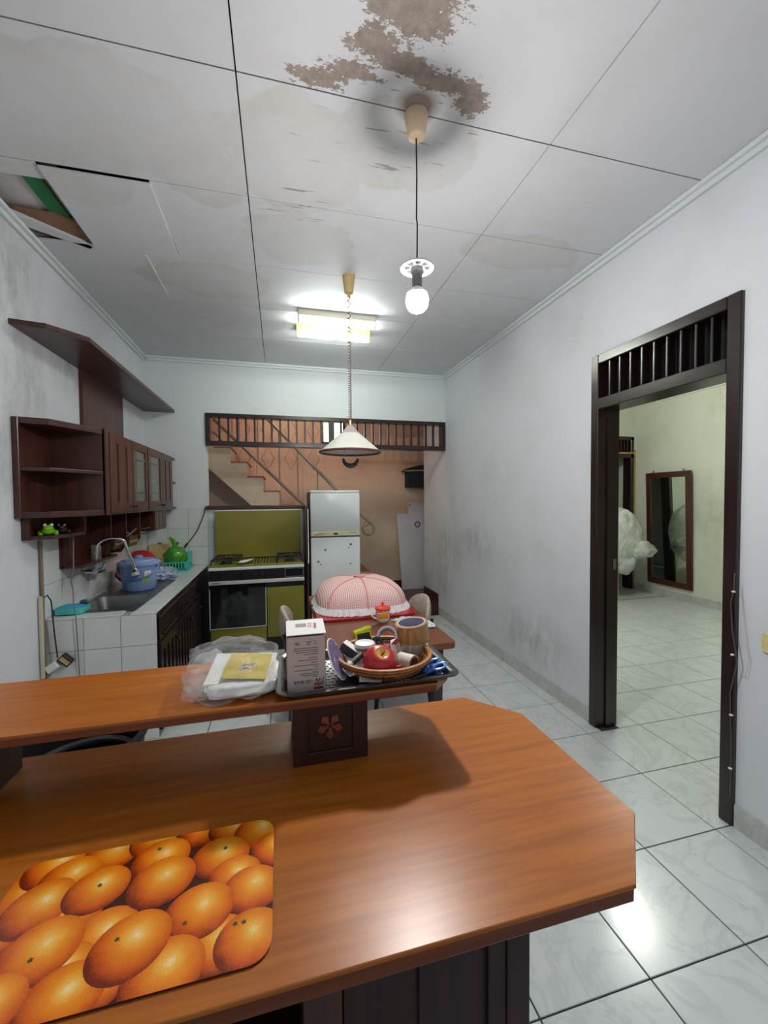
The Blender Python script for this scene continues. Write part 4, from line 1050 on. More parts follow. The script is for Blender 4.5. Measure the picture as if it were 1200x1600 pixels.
# ------------------------------------------------------------------ wall cabinet and canopy on the left wall
def wall_cabinet():
    xf = -1.06; xw = XL+.002
    r = thing('wall_cabinet', 'dark red-brown wall cabinet with open end shelves above the sink', 'cabinet', (-1.21, 3.7, 1.44))
    out = [(xw, 2.60), (-1.212, 2.64), (xf, 2.955), (xw, 2.955)]
    obj('back_board', B().box(xw, xw+.012, 2.60, 4.66, 1.44, 1.98), 'cab', r)
    obj('side_stile', B().box(xw, xw+.030, 2.588, 2.606, 1.44, 1.98, bev=.003), 'cabx', r)
    for z, t in ((1.44, .034), (1.695, .020), (1.948, .034)):
        obj('end_shelf', B().prism(out, z, z+t, bev=.002), 'cabx', r)
    obj('partition', B().box(xw, xf+.004, 2.945, 2.968, 1.44, 1.982, bev=.002), 'cab', r)
    obj('front_post', B().box(xf-.012, xf+.014, 2.945, 2.985, 1.44, 1.985, bev=.003), 'cab', r)
    b = B().box(xw, xf, 2.955, 4.60, 1.44, 1.47, bev=.002).box(xw, xf, 2.955, 4.60, 1.952, 1.982, bev=.002).box(xw, xf, 3.765, 3.785, 1.47, 1.952).box(xw, xf, 4.58, 4.60, 1.44, 1.98)
    b.box(xw, xf-.02, 2.968, 4.58, 1.70, 1.715)
    obj('carcass', b, 'cab', r)
    def door(a, c, kind, knob_left):
        z0, z1 = 1.455, 1.972; t0, t1 = xf, xf+.018
        fr = 'door'
        if kind == 'panel':
            d = obj('door', B().box(t0, t1-.006, a+.003, c-.003, z0, z1, bev=.002), 'cab', r)
            w_ = (c-a)
            st = B().box(t1-.008, t1, a+.003, a+.24*w_, z0, z1, bev=.002).box(t1-.008, t1, c-.24*w_, c-.003, z0, z1, bev=.002)
            st.box(t1-.008, t1, a+.24*w_, c-.24*w_, z1-.06, z1).box(t1-.008, t1, a+.24*w_, c-.24*w_, z0, z0+.07)
            st.box(t1-.008, t1, a+.36*w_, c-.36*w_, z0+.07, z1-.06)
            obj('door_frame', st, 'cab', d)
        else:
            b = B().box(t0, t1, a+.003, a+.05, z0, z1, bev=.002).box(t0, t1, c-.05, c-.003, z0, z1, bev=.002).box(t0, t1, a+.05, c-.05, z1-.06, z1).box(t0, t1, a+.05, c-.05, z0, z0+.07)
            d = obj('door', b, 'cab', r)
            obj('pane', B().box(t0+.005, t0+.009, a+.045, c-.045, z0+.065, z1-.055), 'glass', d)
            obj('pane_bar', B().box(t0+.009, t0+.013, a+.05, c-.05, z1-.13, z1-.124).box(t0+.009, t0+.013, a+.05, c-.05, z0+.14, z0+.146).box(t0+.009, t0+.013, a+.10, a+.104, z0+.07, z1-.06), 'grey', d)
        yk = a+.025 if knob_left else c-.025
        obj('knob', B().ball((t1+.010, yk, z0+.035), .010, 10, 6), 'iron', d, smooth=True)
    door(2.99, 3.40, 'panel', False); door(3.405, 3.765, 'glass', True)
    door(3.785, 4.19, 'glass', False); door(4.195, 4.575, 'panel', True)
    outf = [(xw, 4.60), (xf, 4.60), (xf, 4.77), (-1.10, 4.80), (xw, 4.80)]
    for z in (1.44, 1.70, 1.95): obj('end_shelf', B().prism(outf, z, z+.026, bev=.002), 'cabx', r)
    # lower tier: cubby, rack and small drawers
    cu = [(xw, 2.66), (-1.24, 2.70), (-1.20, 2.80), (-1.20, 3.02), (xw, 3.02)]
    obj('cubby_floor', B().prism(cu, 1.318, 1.338, bev=.002), 'cabx', r)
    obj('cubby_stile', B().box(xw, xw+.035, 2.645, 2.665, 1.318, 1.44), 'cabx', r)
    obj('cubby_side', B().box(xw, -1.20, 3.005, 3.02, 1.318, 1.44), 'cab', r)
    obj('cubby_back', B().box(xw, xw+.01, 2.66, 3.02, 1.338, 1.44), 'cab', r)
    obj('rack_back', B().box(xw, xw+.015, 3.02, 4.10, 1.10, 1.44), 'cab', r)
    for y, x, zz in ((3.03, -1.30, 1.10), (3.42, -1.20, 1.13), (3.62, -1.165, 1.13), (3.86, -1.14, 1.16)):
        obj('rack_divider', B().prism([(xw, zz), (x-.04, zz), (x, zz+.06), (x, 1.44), (xw, 1.44)], y, y+.016, m=Matrix(((1, 0, 0, 0), (0, 0, 1, 0), (0, 1, 0, 0), (0, 0, 0, 1)))), 'cab', r)
    obj('rack_floor', B().box(xw, -1.23, 3.03, 3.62, 1.10, 1.118).box(xw, -1.20, 3.62, 3.87, 1.16, 1.176), 'cab', r)
    for a, c, x in ((3.44, 3.61, -1.196), (3.64, 3.85, -1.162)):
        pl = obj('tilt_bin', B().box(-.012, 0, a, c, 0, .085, m=T((x, 0, 1.165)) @ RY(10)), 'cab', r)
        obj('gilt_strip', B().box(0, .004, a+.012, c-.012, .030, .050, m=T((x, 0, 1.165)) @ RY(10)), 'gold', pl)
    dr = obj('small_drawers', B().box(xw, -1.10, 4.12, 4.52, 1.255, 1.44, bev=.003), 'cab', r)
    for k, (a, c) in enumerate(((4.13, 4.25), (4.26, 4.38), (4.39, 4.51))):
        d = obj('drawer_front', B().box(-1.10, -1.092, a, c, 1.27, 1.43, bev=.002), 'cab', dr)
    obj('towel_rod', B().cyl((-1.13, 3.88, 1.25), (-1.13, 4.10, 1.25), .006, n=8).cyl((-1.13, 3.88, 1.29), (-1.13, 4.10, 1.29), .006, n=8), 'dgrey', r)
    obj('cross_brace', B().cyl((-1.20, 3.65, 1.22), (-1.16, 3.84, 1.30), .006, n=8).cyl((-1.20, 3.65, 1.30), (-1.16, 3.84, 1.22), .006, n=8), 'grey', r)
    # canopy plank on its back board
    q = thing('canopy_shelf', 'dark wooden canopy plank on a tall board above the cabinet', 'shelf', (-1.2, 3.7, 2.47))
    cp = [(xw, 2.60), (-1.205, 2.632), (-1.062, 2.80), (-1.062, YB-.002), (xw, YB-.002)]
    obj('plank', B().prism(cp, 2.462, 2.492, bev=.003), 'cabx', q)
    obj('back_board', B().box(xw, xw+.022, 3.375, 4.155, 1.984, 2.462), 'cab', q)
wall_cabinet()

def toad(name, label, c, m1, m2, s=1.0, rz=0):
    r = thing(name, label, 'toy', c, (0, 0, rz))
    obj('body', B().ball((0, 0, .022*s), (.030*s, .026*s, .022*s), 16, 10).ball((.016*s, 0, .036*s), (.022*s, .021*s, .016*s), 14, 8), m1, r, smooth=True, local=True)
    for k in (-1, 1):
        obj('leg', B().ball((.02*s, k*.030*s, .007*s), (.017*s, .010*s, .007*s), 10, 6).ball((-.018*s, k*.030*s, .012*s), (.020*s, .012*s, .012*s), 10, 6), m1, r, smooth=True, local=True)
        obj('eye', B().ball((.022*s, k*.013*s, .052*s), .0075*s, 10, 8), m2, r, smooth=True, local=True)
toad('toy_frog', 'lime green toy frog with white eyes in the cubby under the cabinet', (-1.275, 2.735, 1.3385), 'frog', 'paper', 1.15, -1.1)
toad('toy_turtle', 'dark toy with a yellow belly beside the green frog', (-1.265, 2.865, 1.3385), 'frog2', 'yellow', 1.0, -1.2)
# services at the end of the counter
b = B().tube([(XL+.012, 2.805, 1.30), (XL+.012, 2.805, .0)], .010, 8)
tag(obj('water_pipe', b, 'pipe', at=(XL+.012, 2.805, 0), smooth=True), 'thin rusty pipe running down the wall beside the counter', 'pipe')
tag(obj('cable_conduit', B().box(XL+.004, XL+.022, 2.772, 2.792, .50, .98, bev=.003), 'conduit', at=(XL+.01, 2.78, .5)), 'cream cable conduit on the wall beside the counter', 'conduit')
r = thing('power_adapter', 'white plug and dark adapter hanging by the tiled counter end', 'adapter', (-1.30, 2.80, .53))
obj('plug', B().box(-.035, .035, -.018, .018, -.02, .025, bev=.006, m=T((-1.305, 2.80, .555)) @ RY(-35)), 'paper', r)
obj('adapter_block', B().box(-.035, .035, -.018, .018, -.025, .025, bev=.004, m=T((-1.240, 2.805, .59)) @ RY(45)), 'cord', r)
obj('contact', B().box(-.028, .028, -.021, -.018, -.012, .012, m=T((-1.240, 2.805, .59)) @ RY(45)), 'tan', r)
obj('lead', B().tube([(-1.335, 2.80, .97), (-1.32, 2.795, .985), (-1.30, 2.795, .95), (-1.29, 2.797, .75), (-1.28, 2.80, .61)], .004, 8), 'cord', r, smooth=True)
tag(obj('dangling_wire', B().tube([(-1.26, 2.99, 1.33), (-1.262, 2.985, 1.10), (-1.275, 2.98, 1.02), (-1.262, 2.97, .98)], .0045, 6).tube([(-1.262, 2.97, .98), (-1.215, 2.86, .90), (-1.185, 2.812, .84), (-1.18, 2.815, .6), (-1.175, 2.817, .35)], .003, 6), 'grey', at=(-1.26, 2.9, .9), smooth=True), 'thin wire dangling down in front of the tap', 'wire')
r = thing('cooker_lead', 'black power lead drooping from the wooden cap to the dish rack', 'cable', (-.83, 4.79, 1.2))
obj('lead', B().tube([(-.72, 4.80, 1.475), (-.77, 4.80, 1.46), (-.80, 4.80, 1.35), (-.86, 4.79, 1.20), (-.93, 4.78, 1.10), (-.965, 4.775, 1.06)], .005, 8), 'cord', r, smooth=True)
obj('plug', B().tube([(-.955, 4.775, 1.075), (-.985, 4.77, 1.03)], [.009, .012], 8), 'black', r, smooth=True)

# ------------------------------------------------------------------ bar counter in the foreground
ZT = .95
def bar():
    xl = XL+.012
    r = thing('bar_counter', 'varnished orange-brown bar counter with a raised shelf', 'counter', (-.3, .79, 0))
    topP = [(xl, .487), (.508, .487), (.623, .602), (.623, .964), (.510, 1.089), (xl, 1.089)]
    insP = [(xl, .490), (.507, .490), (.620, .603), (.620, .963), (.509, 1.086), (xl, 1.086)]
    obj('worktop', B().prism(topP, ZT-.007, ZT, bev=.0015), 'counter', r)
    obj('worktop_edging', B().prism(insP, ZT-.030, ZT-.0075, bev=.002), 'counter_edge', r)
    shP = [(xl, .875), (.345, .875), (.394, .925), (.394, 1.065), (.333, 1.140), (xl, 1.140)]
    shI = [(xl, .877), (.344, .877), (.392, .926), (.392, 1.064), (.332, 1.138), (xl, 1.138)]
    obj('raised_shelf', B().prism(shP, 1.100, 1.106, bev=.0012), 'counter', r)
    obj('shelf_edging', B().prism(shI, 1.084, 1.0998, bev=.002), 'counter_edge', r)
    for x0 in (.021, -.716):
        x1 = x0+.164; y0, y1 = .892, 1.05
        s = obj('shelf_support', B().box(x0, x1, y0+.006, y1, ZT, 1.084), 'counter_dark', r)
        fr = B().box(x0, x0+.032, y0, y0+.008, ZT, 1.084, bev=.0015).box(x1-.034, x1, y0, y0+.008, ZT, 1.084, bev=.0015).box(x0+.03, x1-.03, y0, y0+.008, 1.070, 1.084, bev=.0015).box(x0+.03, x1-.03, y0, y0+.008, ZT, ZT+.026, bev=.0015)
        obj('support_frame', fr, 'counter_dark', s)
        b = B(); cx, cz = (x0+x1)/2-.002, 1.030
        for k in range(5):
            a = math.radians(-90+72*k)
            u, v = Vector((math.cos(a), math.sin(a))), Vector((-math.sin(a), math.cos(a)))
            pts = [u*.003+v*.002, u*.012+v*.0045, u*.016+v*.0078, u*.0215+v*.0092, u*.0225+v*.0055, u*.028+v*.002, u*.028-v*.002, u*.0225-v*.0055, u*.0215-v*.0092, u*.016-v*.0078, u*.012-v*.0045, u*.003-v*.002]
            b.prism([(p.x, p.y) for p in pts], 0, .004, m=T((cx, y0+.006, cz)) @ RX(90))
        obj('carved_flower', b, 'flower', s)
    # cabinet below
    cx1, cy0 = .425, .63
    obj('plinth', B().box(xl, cx1-.03, cy0+.04, .98, 0, .08), 'counter_dark', r)
    obj('end_panel', B().box(cx1-.02, cx1-.004, cy0+.02, 1.0, .06, ZT-.030), 'counter_dark', r)
    obj('back_panel', B().box(xl, cx1-.02, .985, 1.0, .06, ZT-.030), 'counter_dark', r)
    obj('base_board', B().box(xl, cx1-.02, cy0+.01, .985, .06, .08), 'counter_dark', r)
    obj('corner_post', B().box(cx1-.046, cx1, cy0, cy0+.046, 0, ZT-.030, bev=.002), 'counter_dark', r)
    obj('inner_post', B().box(.024, .086, cy0+.004, .985, .06, ZT-.030, bev=.002), 'cab', r)
    a, c = .088, cx1-.046
    d = obj('cupboard_door', B().box(a, c, cy0+.012, cy0+.026, .08, .845), 'counter_dark', r)
    fr = B().box(a, a+.035, cy0+.004, cy0+.016, .08, .845, bev=.0015).box(c-.035, c, cy0+.004, cy0+.016, .08, .845, bev=.0015).box(a+.033, c-.033, cy0+.004, cy0+.016, .80, .845, bev=.0015).box(a+.033, c-.033, cy0+.004, cy0+.016, .08, .14, bev=.0015).box((a+c)/2-.018, (a+c)/2+.018, cy0+.004, cy0+.016, .14, .80, bev=.0015)
    obj('door_frame', fr, 'counter_dark', d)
    g = obj('vent_rail', B().box(a, c, cy0+.018, cy0+.03, .85, .92), 'black', r)
    for k in range(1, 4): obj('vent_slat', B().box(a+(c-a)*k/4-.005, a+(c-a)*k/4+.005, cy0+.008, cy0+.018, .85, .92), 'counter_dark', g)
    obj('open_shelf', B().box(xl, .024, cy0+.03, .985, .50, .518), 'counter_dark', r)
    for x in (-.16, -.36): obj('grille_bar', B().box(x, x+.018, cy0+.02, cy0+.04, .08, .92), 'counter_dark', r)
bar()

# ------------------------------------------------------------------ placemat with a printed photograph of oranges
def placemat():
    z = ZT+.0002; x0, x1, y0, y1, rad = -.398, -.018, .518, .758, .030
    out = rrect(x0, x1, y0, y1, rad, 10)
    r = thing('placemat', 'rounded placemat printed with a heap of oranges', 'placemat', ((x0+x1)/2, (y0+y1)/2, z))
    obj('mat', B().prism(out, z, z+.0022, bev=.0004), MAT['mat_ground'], r)
    k = .7433
    cs = [(.09, .30, .058, 0, 0), (-.51, 1.01, .055, 0, 3), (-.52, .86, .055, 0, 2), (-.50, .94, .056, 0, 4), (-.50, .77, .055, 0, 9), (-.52, .71, .05, 0, 9), (-.474, 1.0, .056, 40, 1), (-.369, 1.005, .055, 10, 2), (-.281, 1.02, .055, 0, 3), (-.181, 1.03, .06, 0, 4), (-.12, 1.01, .05, 0, 5), (-.055, .985, .058, 30, 6), (-.02, .93, .05, 30, 6),
          (-.43, .96, .055, 0, 1), (-.40, .87, .06, 0, 7), (-.26, .962, .056, 20, 8), (-.46, .905, .06, 60, 9), (-.365, .917, .056, 15, 10), (-.135, .934, .057, 0, 11),
          (-.32, .812, .058, 30, 12), (-.10, .88, .05, 0, 3), (-.065, .841, .055, 0, 13), (-.121, .748, .056, 0, 14), (-.244, .904, .061, 25, 15), (-.37, .76, .06, 0, 4), (-.159, .819, .060, 10, 16),
          (-.063, .742, .058, 20, 17), (-.414, .811, .064, 35, 18), (-.300, .735, .05, 0, 5), (-.197, .722, .062, 20, 19), (-.344, .722, .060, 15, 20), (-.452, .735, .055, 0, 21), (-.265, .784, .064, 30, 22)][1:]
    def clip(poly):
        n = len(out)
        for i in range(n):
            ax, ay = out[i]; bx, by = out[(i+1) % n]; res = []
            side = lambda p: (bx-ax)*(p[1]-ay)-(by-ay)*(p[0]-ax)
            for j in range(len(poly)):
                p, q = poly[j], poly[(j+1) % len(poly)]; sp, sq = side(p), side(q)
                if sp >= 0: res.append(p)
                if (sp >= 0) != (sq >= 0):
                    t = sp/(sp-sq); res.append((p[0]+t*(q[0]-p[0]), p[1]+t*(q[1]-p[1])))
            poly = res
            if not poly: break
        return poly
    b = B(); uvl = b.bm.loops.layers.uv.new('UVMap')
    rnd = random.Random(3)
    for i, (cx, cy, rr, rot, sd) in enumerate(cs):
        cx, cy, rr = cx*k, cy*k, rr*k
        ca, sa = math.cos(math.radians(rot)), math.sin(math.radians(rot)); ex, ey = 1.04, .95
        pts = [(cx+rr*(ex*ca*math.cos(t)-ey*sa*math.sin(t)), cy+rr*(ex*sa*math.cos(t)+ey*ca*math.sin(t))) for t in [2*PI*j/40 for j in range(40)]]
        pts = clip(pts)
        if len(pts) < 3: continue
        zz = z+.00225+.00002*i
        f = b.bm.faces.new([b.bm.verts.new((x, y, zz)) for x, y in pts])
        ox = 4*(i % 6); oy = 4*(i//6)
        for lp in f.loops:
            dx, dy = (lp.vert.co.x-cx)/rr, (lp.vert.co.y-cy)/rr
            lp[uvl].uv = (ox+dx+2, oy+dy+2)
    obj('printed_oranges', b, MAT['orange_print'], r)
    # printed stalk scars
    b = B(); j = 0
    for (cx, cy) in ((-.363, .925), (-.128, .955), (-.180, .800), (-.42, .80), (-.29, .80), (-.09, .775), (-.075, .775), (-.27, .99)):
        pts = [((cx)*k+(.0042 if q % 2 else .0022)*math.cos(q*PI/5), cy*k+(.0042 if q % 2 else .0022)*math.sin(q*PI/5)) for q in range(10)]
        if clip(pts) != pts and len(clip(pts)) < 10: continue
        b.bm.faces.new([b.bm.verts.new((x, y, z+.00295)) for x, y in pts])
    obj('printed_stalks', b, 'stem', r)
def orange_print():
    t = NT('printed_orange'); uv = t.coord('UV')
    cell = t.vmath('FRACTION', t.vmath('MULTIPLY', uv, (.25, .25, 0)).outputs[0]).outputs[0]
    p = t.vmath('MULTIPLY', t.vmath('SUBTRACT', cell, (.5, .5, 0)).outputs[0], (4, 4, 0)).outputs[0]
    pl = t.vmath('LENGTH', p).outputs['Value']
    hl = t.vmath('LENGTH', t.vmath('SUBTRACT', p, (.12, .25, 0)).outputs[0]).outputs['Value']
    pores = t.noise(uv, 22, 4, .7); big = t.noise(uv, 2.0, 3)
    shade = t.math('ADD', hl, t.math('MULTIPLY', t.math('SUBTRACT', pores, .5), .46))
    shade = t.math('ADD', shade, t.math('MULTIPLY', t.math('SUBTRACT', big, .5), .35))
    col = t.ramp(t.math('MULTIPLY', shade, .72), [(.0, C(255, 226, 160)), (.13, C(252, 188, 76)), (.33, C(244, 146, 24)), (.64, C(216, 92, 10)), (.84, C(120, 38, 6))])
    t.base(col); t.set(Roughness=.22, Coat_Weight=.3); t.bump(pores, .06, .0005)
    return t.m
MAT['orange_print'] = orange_print()
MAT['mat_ground'] = plain('mat_ground', C(70, 34, 22), .25)
placemat()

# ------------------------------------------------------------------ things on the raised shelf
ZS = 1.106
def packet():
    z = ZS
    r = thing('plastic_packet', 'clear plastic packet of white cups with a yellow card on the bar shelf', 'packet', (-.11, .99, z))
    obj('white_wares', B().blob((-.085, .985, z+.017), (.078, .088, .016), .10, 1.6, 2, 36, 16, flat=.95, power=.6), 'paper', r, smooth=60)
    obj('folded_sheet', B().box(-.070, .070, -.055, .06, 0, .006, bev=.002, m=T((-.088, .975, z+.036)) @ RX(14) @ RZ(-8)), 'paper', r)
    card = obj('yellow_card', B().box(-.047, .047, -.042, .042, 0, .0015, m=T((-.074, .966, z+.049)) @ RX(18) @ RZ(-10)), 'yellow', r)
    obj('card_print', B().box(-.018, .018, -.012, -.006, .0015, .0019, m=T((-.074, .966, z+.049)) @ RX(18) @ RZ(4)).box(-.012, .014, -.002, .004, .0015, .0019, m=T((-.074, .966, z+.049)) @ RX(18) @ RZ(4)), 'purple', card)
    obj('film', B().blob((-.108, .990, z+.043), (.096, .112, .045), .18, 1.7, 5, 64, 36, flat=.93, power=.62), 'film', r, smooth=60)
    obj('film_flap', B().blob((-.175, .955, z+.017), (.034, .055, .017), .25, 2.2, 11, 36, 16, flat=.9), 'film', r, smooth=60)
packet()
def tray():
    z = ZS+.0003; x0, x1, y0, y1 = -.014, .399, .852, 1.102; ra = .03
    r = thing('serving_tray', 'black rectangular serving tray on the bar shelf', 'tray', (.19, .98, z))
    def ring(i, h): return [(x, y, z+h) for x, y in rrect(x0+i, x1-i, y0+i, y1-i, max(ra-i*.6, .008), 6)]
    prof = [(.030, 0), (.022, .004), (.016, .016), (.004, .0195), (.0, .0195), (.0, .022), (.008, .0225), (.018, .019), (.025, .006), (.034, .003)]
    b = B(); R = [[b.bm.verts.new(p) for p in ring(i, h)] for i, h in prof]
    n = len(R[0])
    for A, D in zip(R, R[1:]):
        for k in range(n): b.bm.faces.new((A[k], A[(k+1) % n], D[(k+1) % n], D[k]))
    b.bm.faces.new(R[0][::-1]); b.bm.faces.new(R[-1])
    obj('tray_body', b, 'tray', r, smooth=40)
    b = B()
    for i in range(24):
        for k in range(12):
            x = .03+i*.0145+(.007 if k % 2 else 0); y = .895+k*.0145
            b.box(x-.0045, x+.0045, y-.0022, y+.0022, z+.003, z+.0040)
    o = obj('anti_slip_pattern', b, 'dgrey', r); o['kind'] = 'stuff'
tray()
ZTR = ZS+.0033
def bulb_box():
    x0, x1, y0, y1, z = .0105, .0930, .893, .962, ZTR+.0008
    h = .124
    r = thing('bulb_carton', 'upside-down light bulb carton with raised flap standing on the tray', 'box', ((x0+x1)/2, (y0+y1)/2, z))
    t_ = .0008
    b = B().box(x0, x1, y0, y0+t_, z, z+h).box(x0, x1, y1-t_, y1, z, z+h+.004).box(x0, x0+t_, y0, y1, z, z+h).box(x1-t_, x1, y0, y1, z, z+h).box(x0, x1, y0, y1, z, z+t_)
    obj('carton', b, 'boxcard', r)
    obj('inside', B().box(x0+t_, x1-t_, y0+t_, y1-t_, z+.08, z+h-.004), 'boxinside', r)
    m = T((x0, y1, z+h+.004)) @ RX(0) 
    fl = B().box(0, x1-x0+.001, -(y1-y0)-.004, 0, 0, .0012, m=T((x0, y1, z+h+.016)) @ RX(9))
    flap = obj('lid_flap', fl, 'paper', r)
    mm = T((x0, y1, z+h+.016)) @ RX(9)
    b = B()
    for k in range(16):
        w_ = .0005+.0007*((k*7) % 3)/2
        b.box(.020+k*.0015, .020+k*.0015+w_, -.038, -.020, .0012, .0015, m=mm)
    obj('barcode', b, 'ink', flap)
    b = B()
    for k in range(5): b.box(.046, .058-.0015*(k % 3), -.040+k*.005, -.0385+k*.005, .0012, .0015, m=mm)
    obj('flap_print', b, 'pinkink', flap)
    obj('flap_logo', B().box(.062, .067, -.044, -.018, .0012, .0015, m=mm @ RZ(-3)), 'logo', flap)
    # front print, upside down as the carton stands on its head
    b = B(); rnd = random.Random(5)
    y = y0-.0002
    for (zz, a, c) in ((.098, .19, .80), (.0935, .18, .81), (.089, .24, .80), (.084, .44, .80), (.0765, .56, .80), (.0715, .30, .80), (.066, .62, .80), (.0605, .19, .80), (.0555, .72, .80), (.050, .19, .81), (.045, .64, .80), (.042, .31, .80), (.038, .40, .80), (.0345, .66, .80)):
        xx = a
        while xx < c-.02:
            w_ = rnd.uniform(.02, .07); xe = min(xx+w_, c)
            b.box(x0+xx*(x1-x0), x0+xe*(x1-x0), y-.0002, y, z+zz, z+zz+.0014); xx = xe+.008
    for (a, c, zz) in ((.22, .33, .1105), (.24, .36, .1065), (.20, .30, .1085), (.50, .64, .1115), (.52, .62, .1085), (.50, .60, .1055), (.70, .76, .1115), (.69, .77, .107)):
        b.box(x0+a*(x1-x0), x0+c*(x1-x0), y-.0002, y, z+zz, z+zz+.0012)
    obj('small_print', b, 'ink', r)
    base = T(((x0+x1)/2, y-.0003, z)) @ RX(90)
    F = lambda px, pz: T((px, y-.0003, pz)) @ RX(90) @ RZ(180)
    text_mesh('lettering', '7W', .0140, 'ink_d', r, wm(r).inverted() @ F(x0+.0690, z+.0266))
    text_mesh('lettering', 'LED BULB', .0090, 'ink_d', r, wm(r).inverted() @ F(x0+.0335, z+.0256))
    lg = obj('logo_block', B().box(x0+.0565, x0+.0765, y-.0004, y, z+.0072, z+.0200), 'logo', r)
    text_mesh('logo_lettering', 'orio', .0115, 'paper', lg, wm(lg).inverted() @ T((x0+.0665, y-.0007, z+.0138)) @ RX(90) @ RZ(180))
bulb_box()
def plate():
    n = Vector((.86, -.26, .40)).normalized()
    c = Vector((.1215, .928, 1.1645))
    r = thing('floral_plate', 'small purple floral plate leaning against the bulb carton', 'plate', (c.x, c.y, c.z))
    r.rotation_euler = n.to_track_quat('Z', 'Y').to_euler()
    obj('dish', B().lathe([(0, -.006), (.030, -.006), (.047, -.001), (.048, .001), (.046, .002), (.030, -.003), (0, -.003)], (0, 0, 0), 40), 'purple', r, smooth=True, local=True)
    rim = [(.0478*math.cos(2*PI*i/40), .0478*math.sin(2*PI*i/40), .0006) for i in range(40)]
    obj('rim', B().tube(rim, .0013, 6, closed=True), 'paper', r, smooth=True, local=True)
plate()
BC = (.243, .970)
def basket():
    z = ZTR+.0009; cx, cy = BC; sx, sy = .118, .118
    r = thing('rattan_basket', 'shallow oval rattan basket full of odds and ends on the tray', 'basket', (cx, cy, z))
    obj('base', B().lathe([(0, 0), (.080, 0), (.082, .004), (0, .004)], (cx, cy, z), 36), 'wicker', r, smooth=True)
    n = 60
    b = B()
    R0, R1, H_ = .080, .113, .036
    for i in range(n):                                  # open weave: crossing splints
        for s in (1, -1):
            pts = []
            for q in range(5):
                t = q/4; a = 2*PI*(i+s*t*1.5)/n; rr = R0+(R1-R0)*t**.8
                pts.append((cx+rr*math.cos(a), cy+rr*math.sin(a), z+.003+H_*t))
            b.tube(pts, .0018, 4)
    for t in (.35, .7):
        rr = R0+(R1-R0)*t**.8
        b.tube([(cx+rr*math.cos(2*PI*i/48), cy+rr*math.sin(2*PI*i/48), z+.003+H_*t) for i in range(48)], .003, 5, closed=True)
    obj('woven_side', b, 'wicker', r, smooth=True)
    obj('rim', B().tube([(cx+R1*math.cos(2*PI*i/56), cy+R1*math.sin(2*PI*i/56), z+H_+.004) for i in range(56)], .0062, 8, closed=True), 'wicker', r, smooth=True)
basket()
ZB = ZTR+.0055
def ring_roll(b, c, R, r_, w_, m=None, n=36):
    return b.lathe([(r_, -w_/2), (R, -w_/2), (R, w_/2), (r_, w_/2), (r_, -w_/2)], (0, 0, 0), n, m=m)
def axis_m(c, nrm): return T(c) @ Vector(nrm).normalized().to_track_quat('Z', 'Y').to_matrix().to_4x4()
def tape(name, label, c, nrm, R, r_, w_, mat, core='core'):
    m = axis_m(c, nrm)
    t = thing(name, label, 'tape', c)
    obj('tape', ring_roll(B(), c, R, r_+.003, w_, m), mat, t, smooth=40)
    obj('core', ring_roll(B(), c, r_+.0032, r_, w_+.001, m), core, t, smooth=40)
    return t
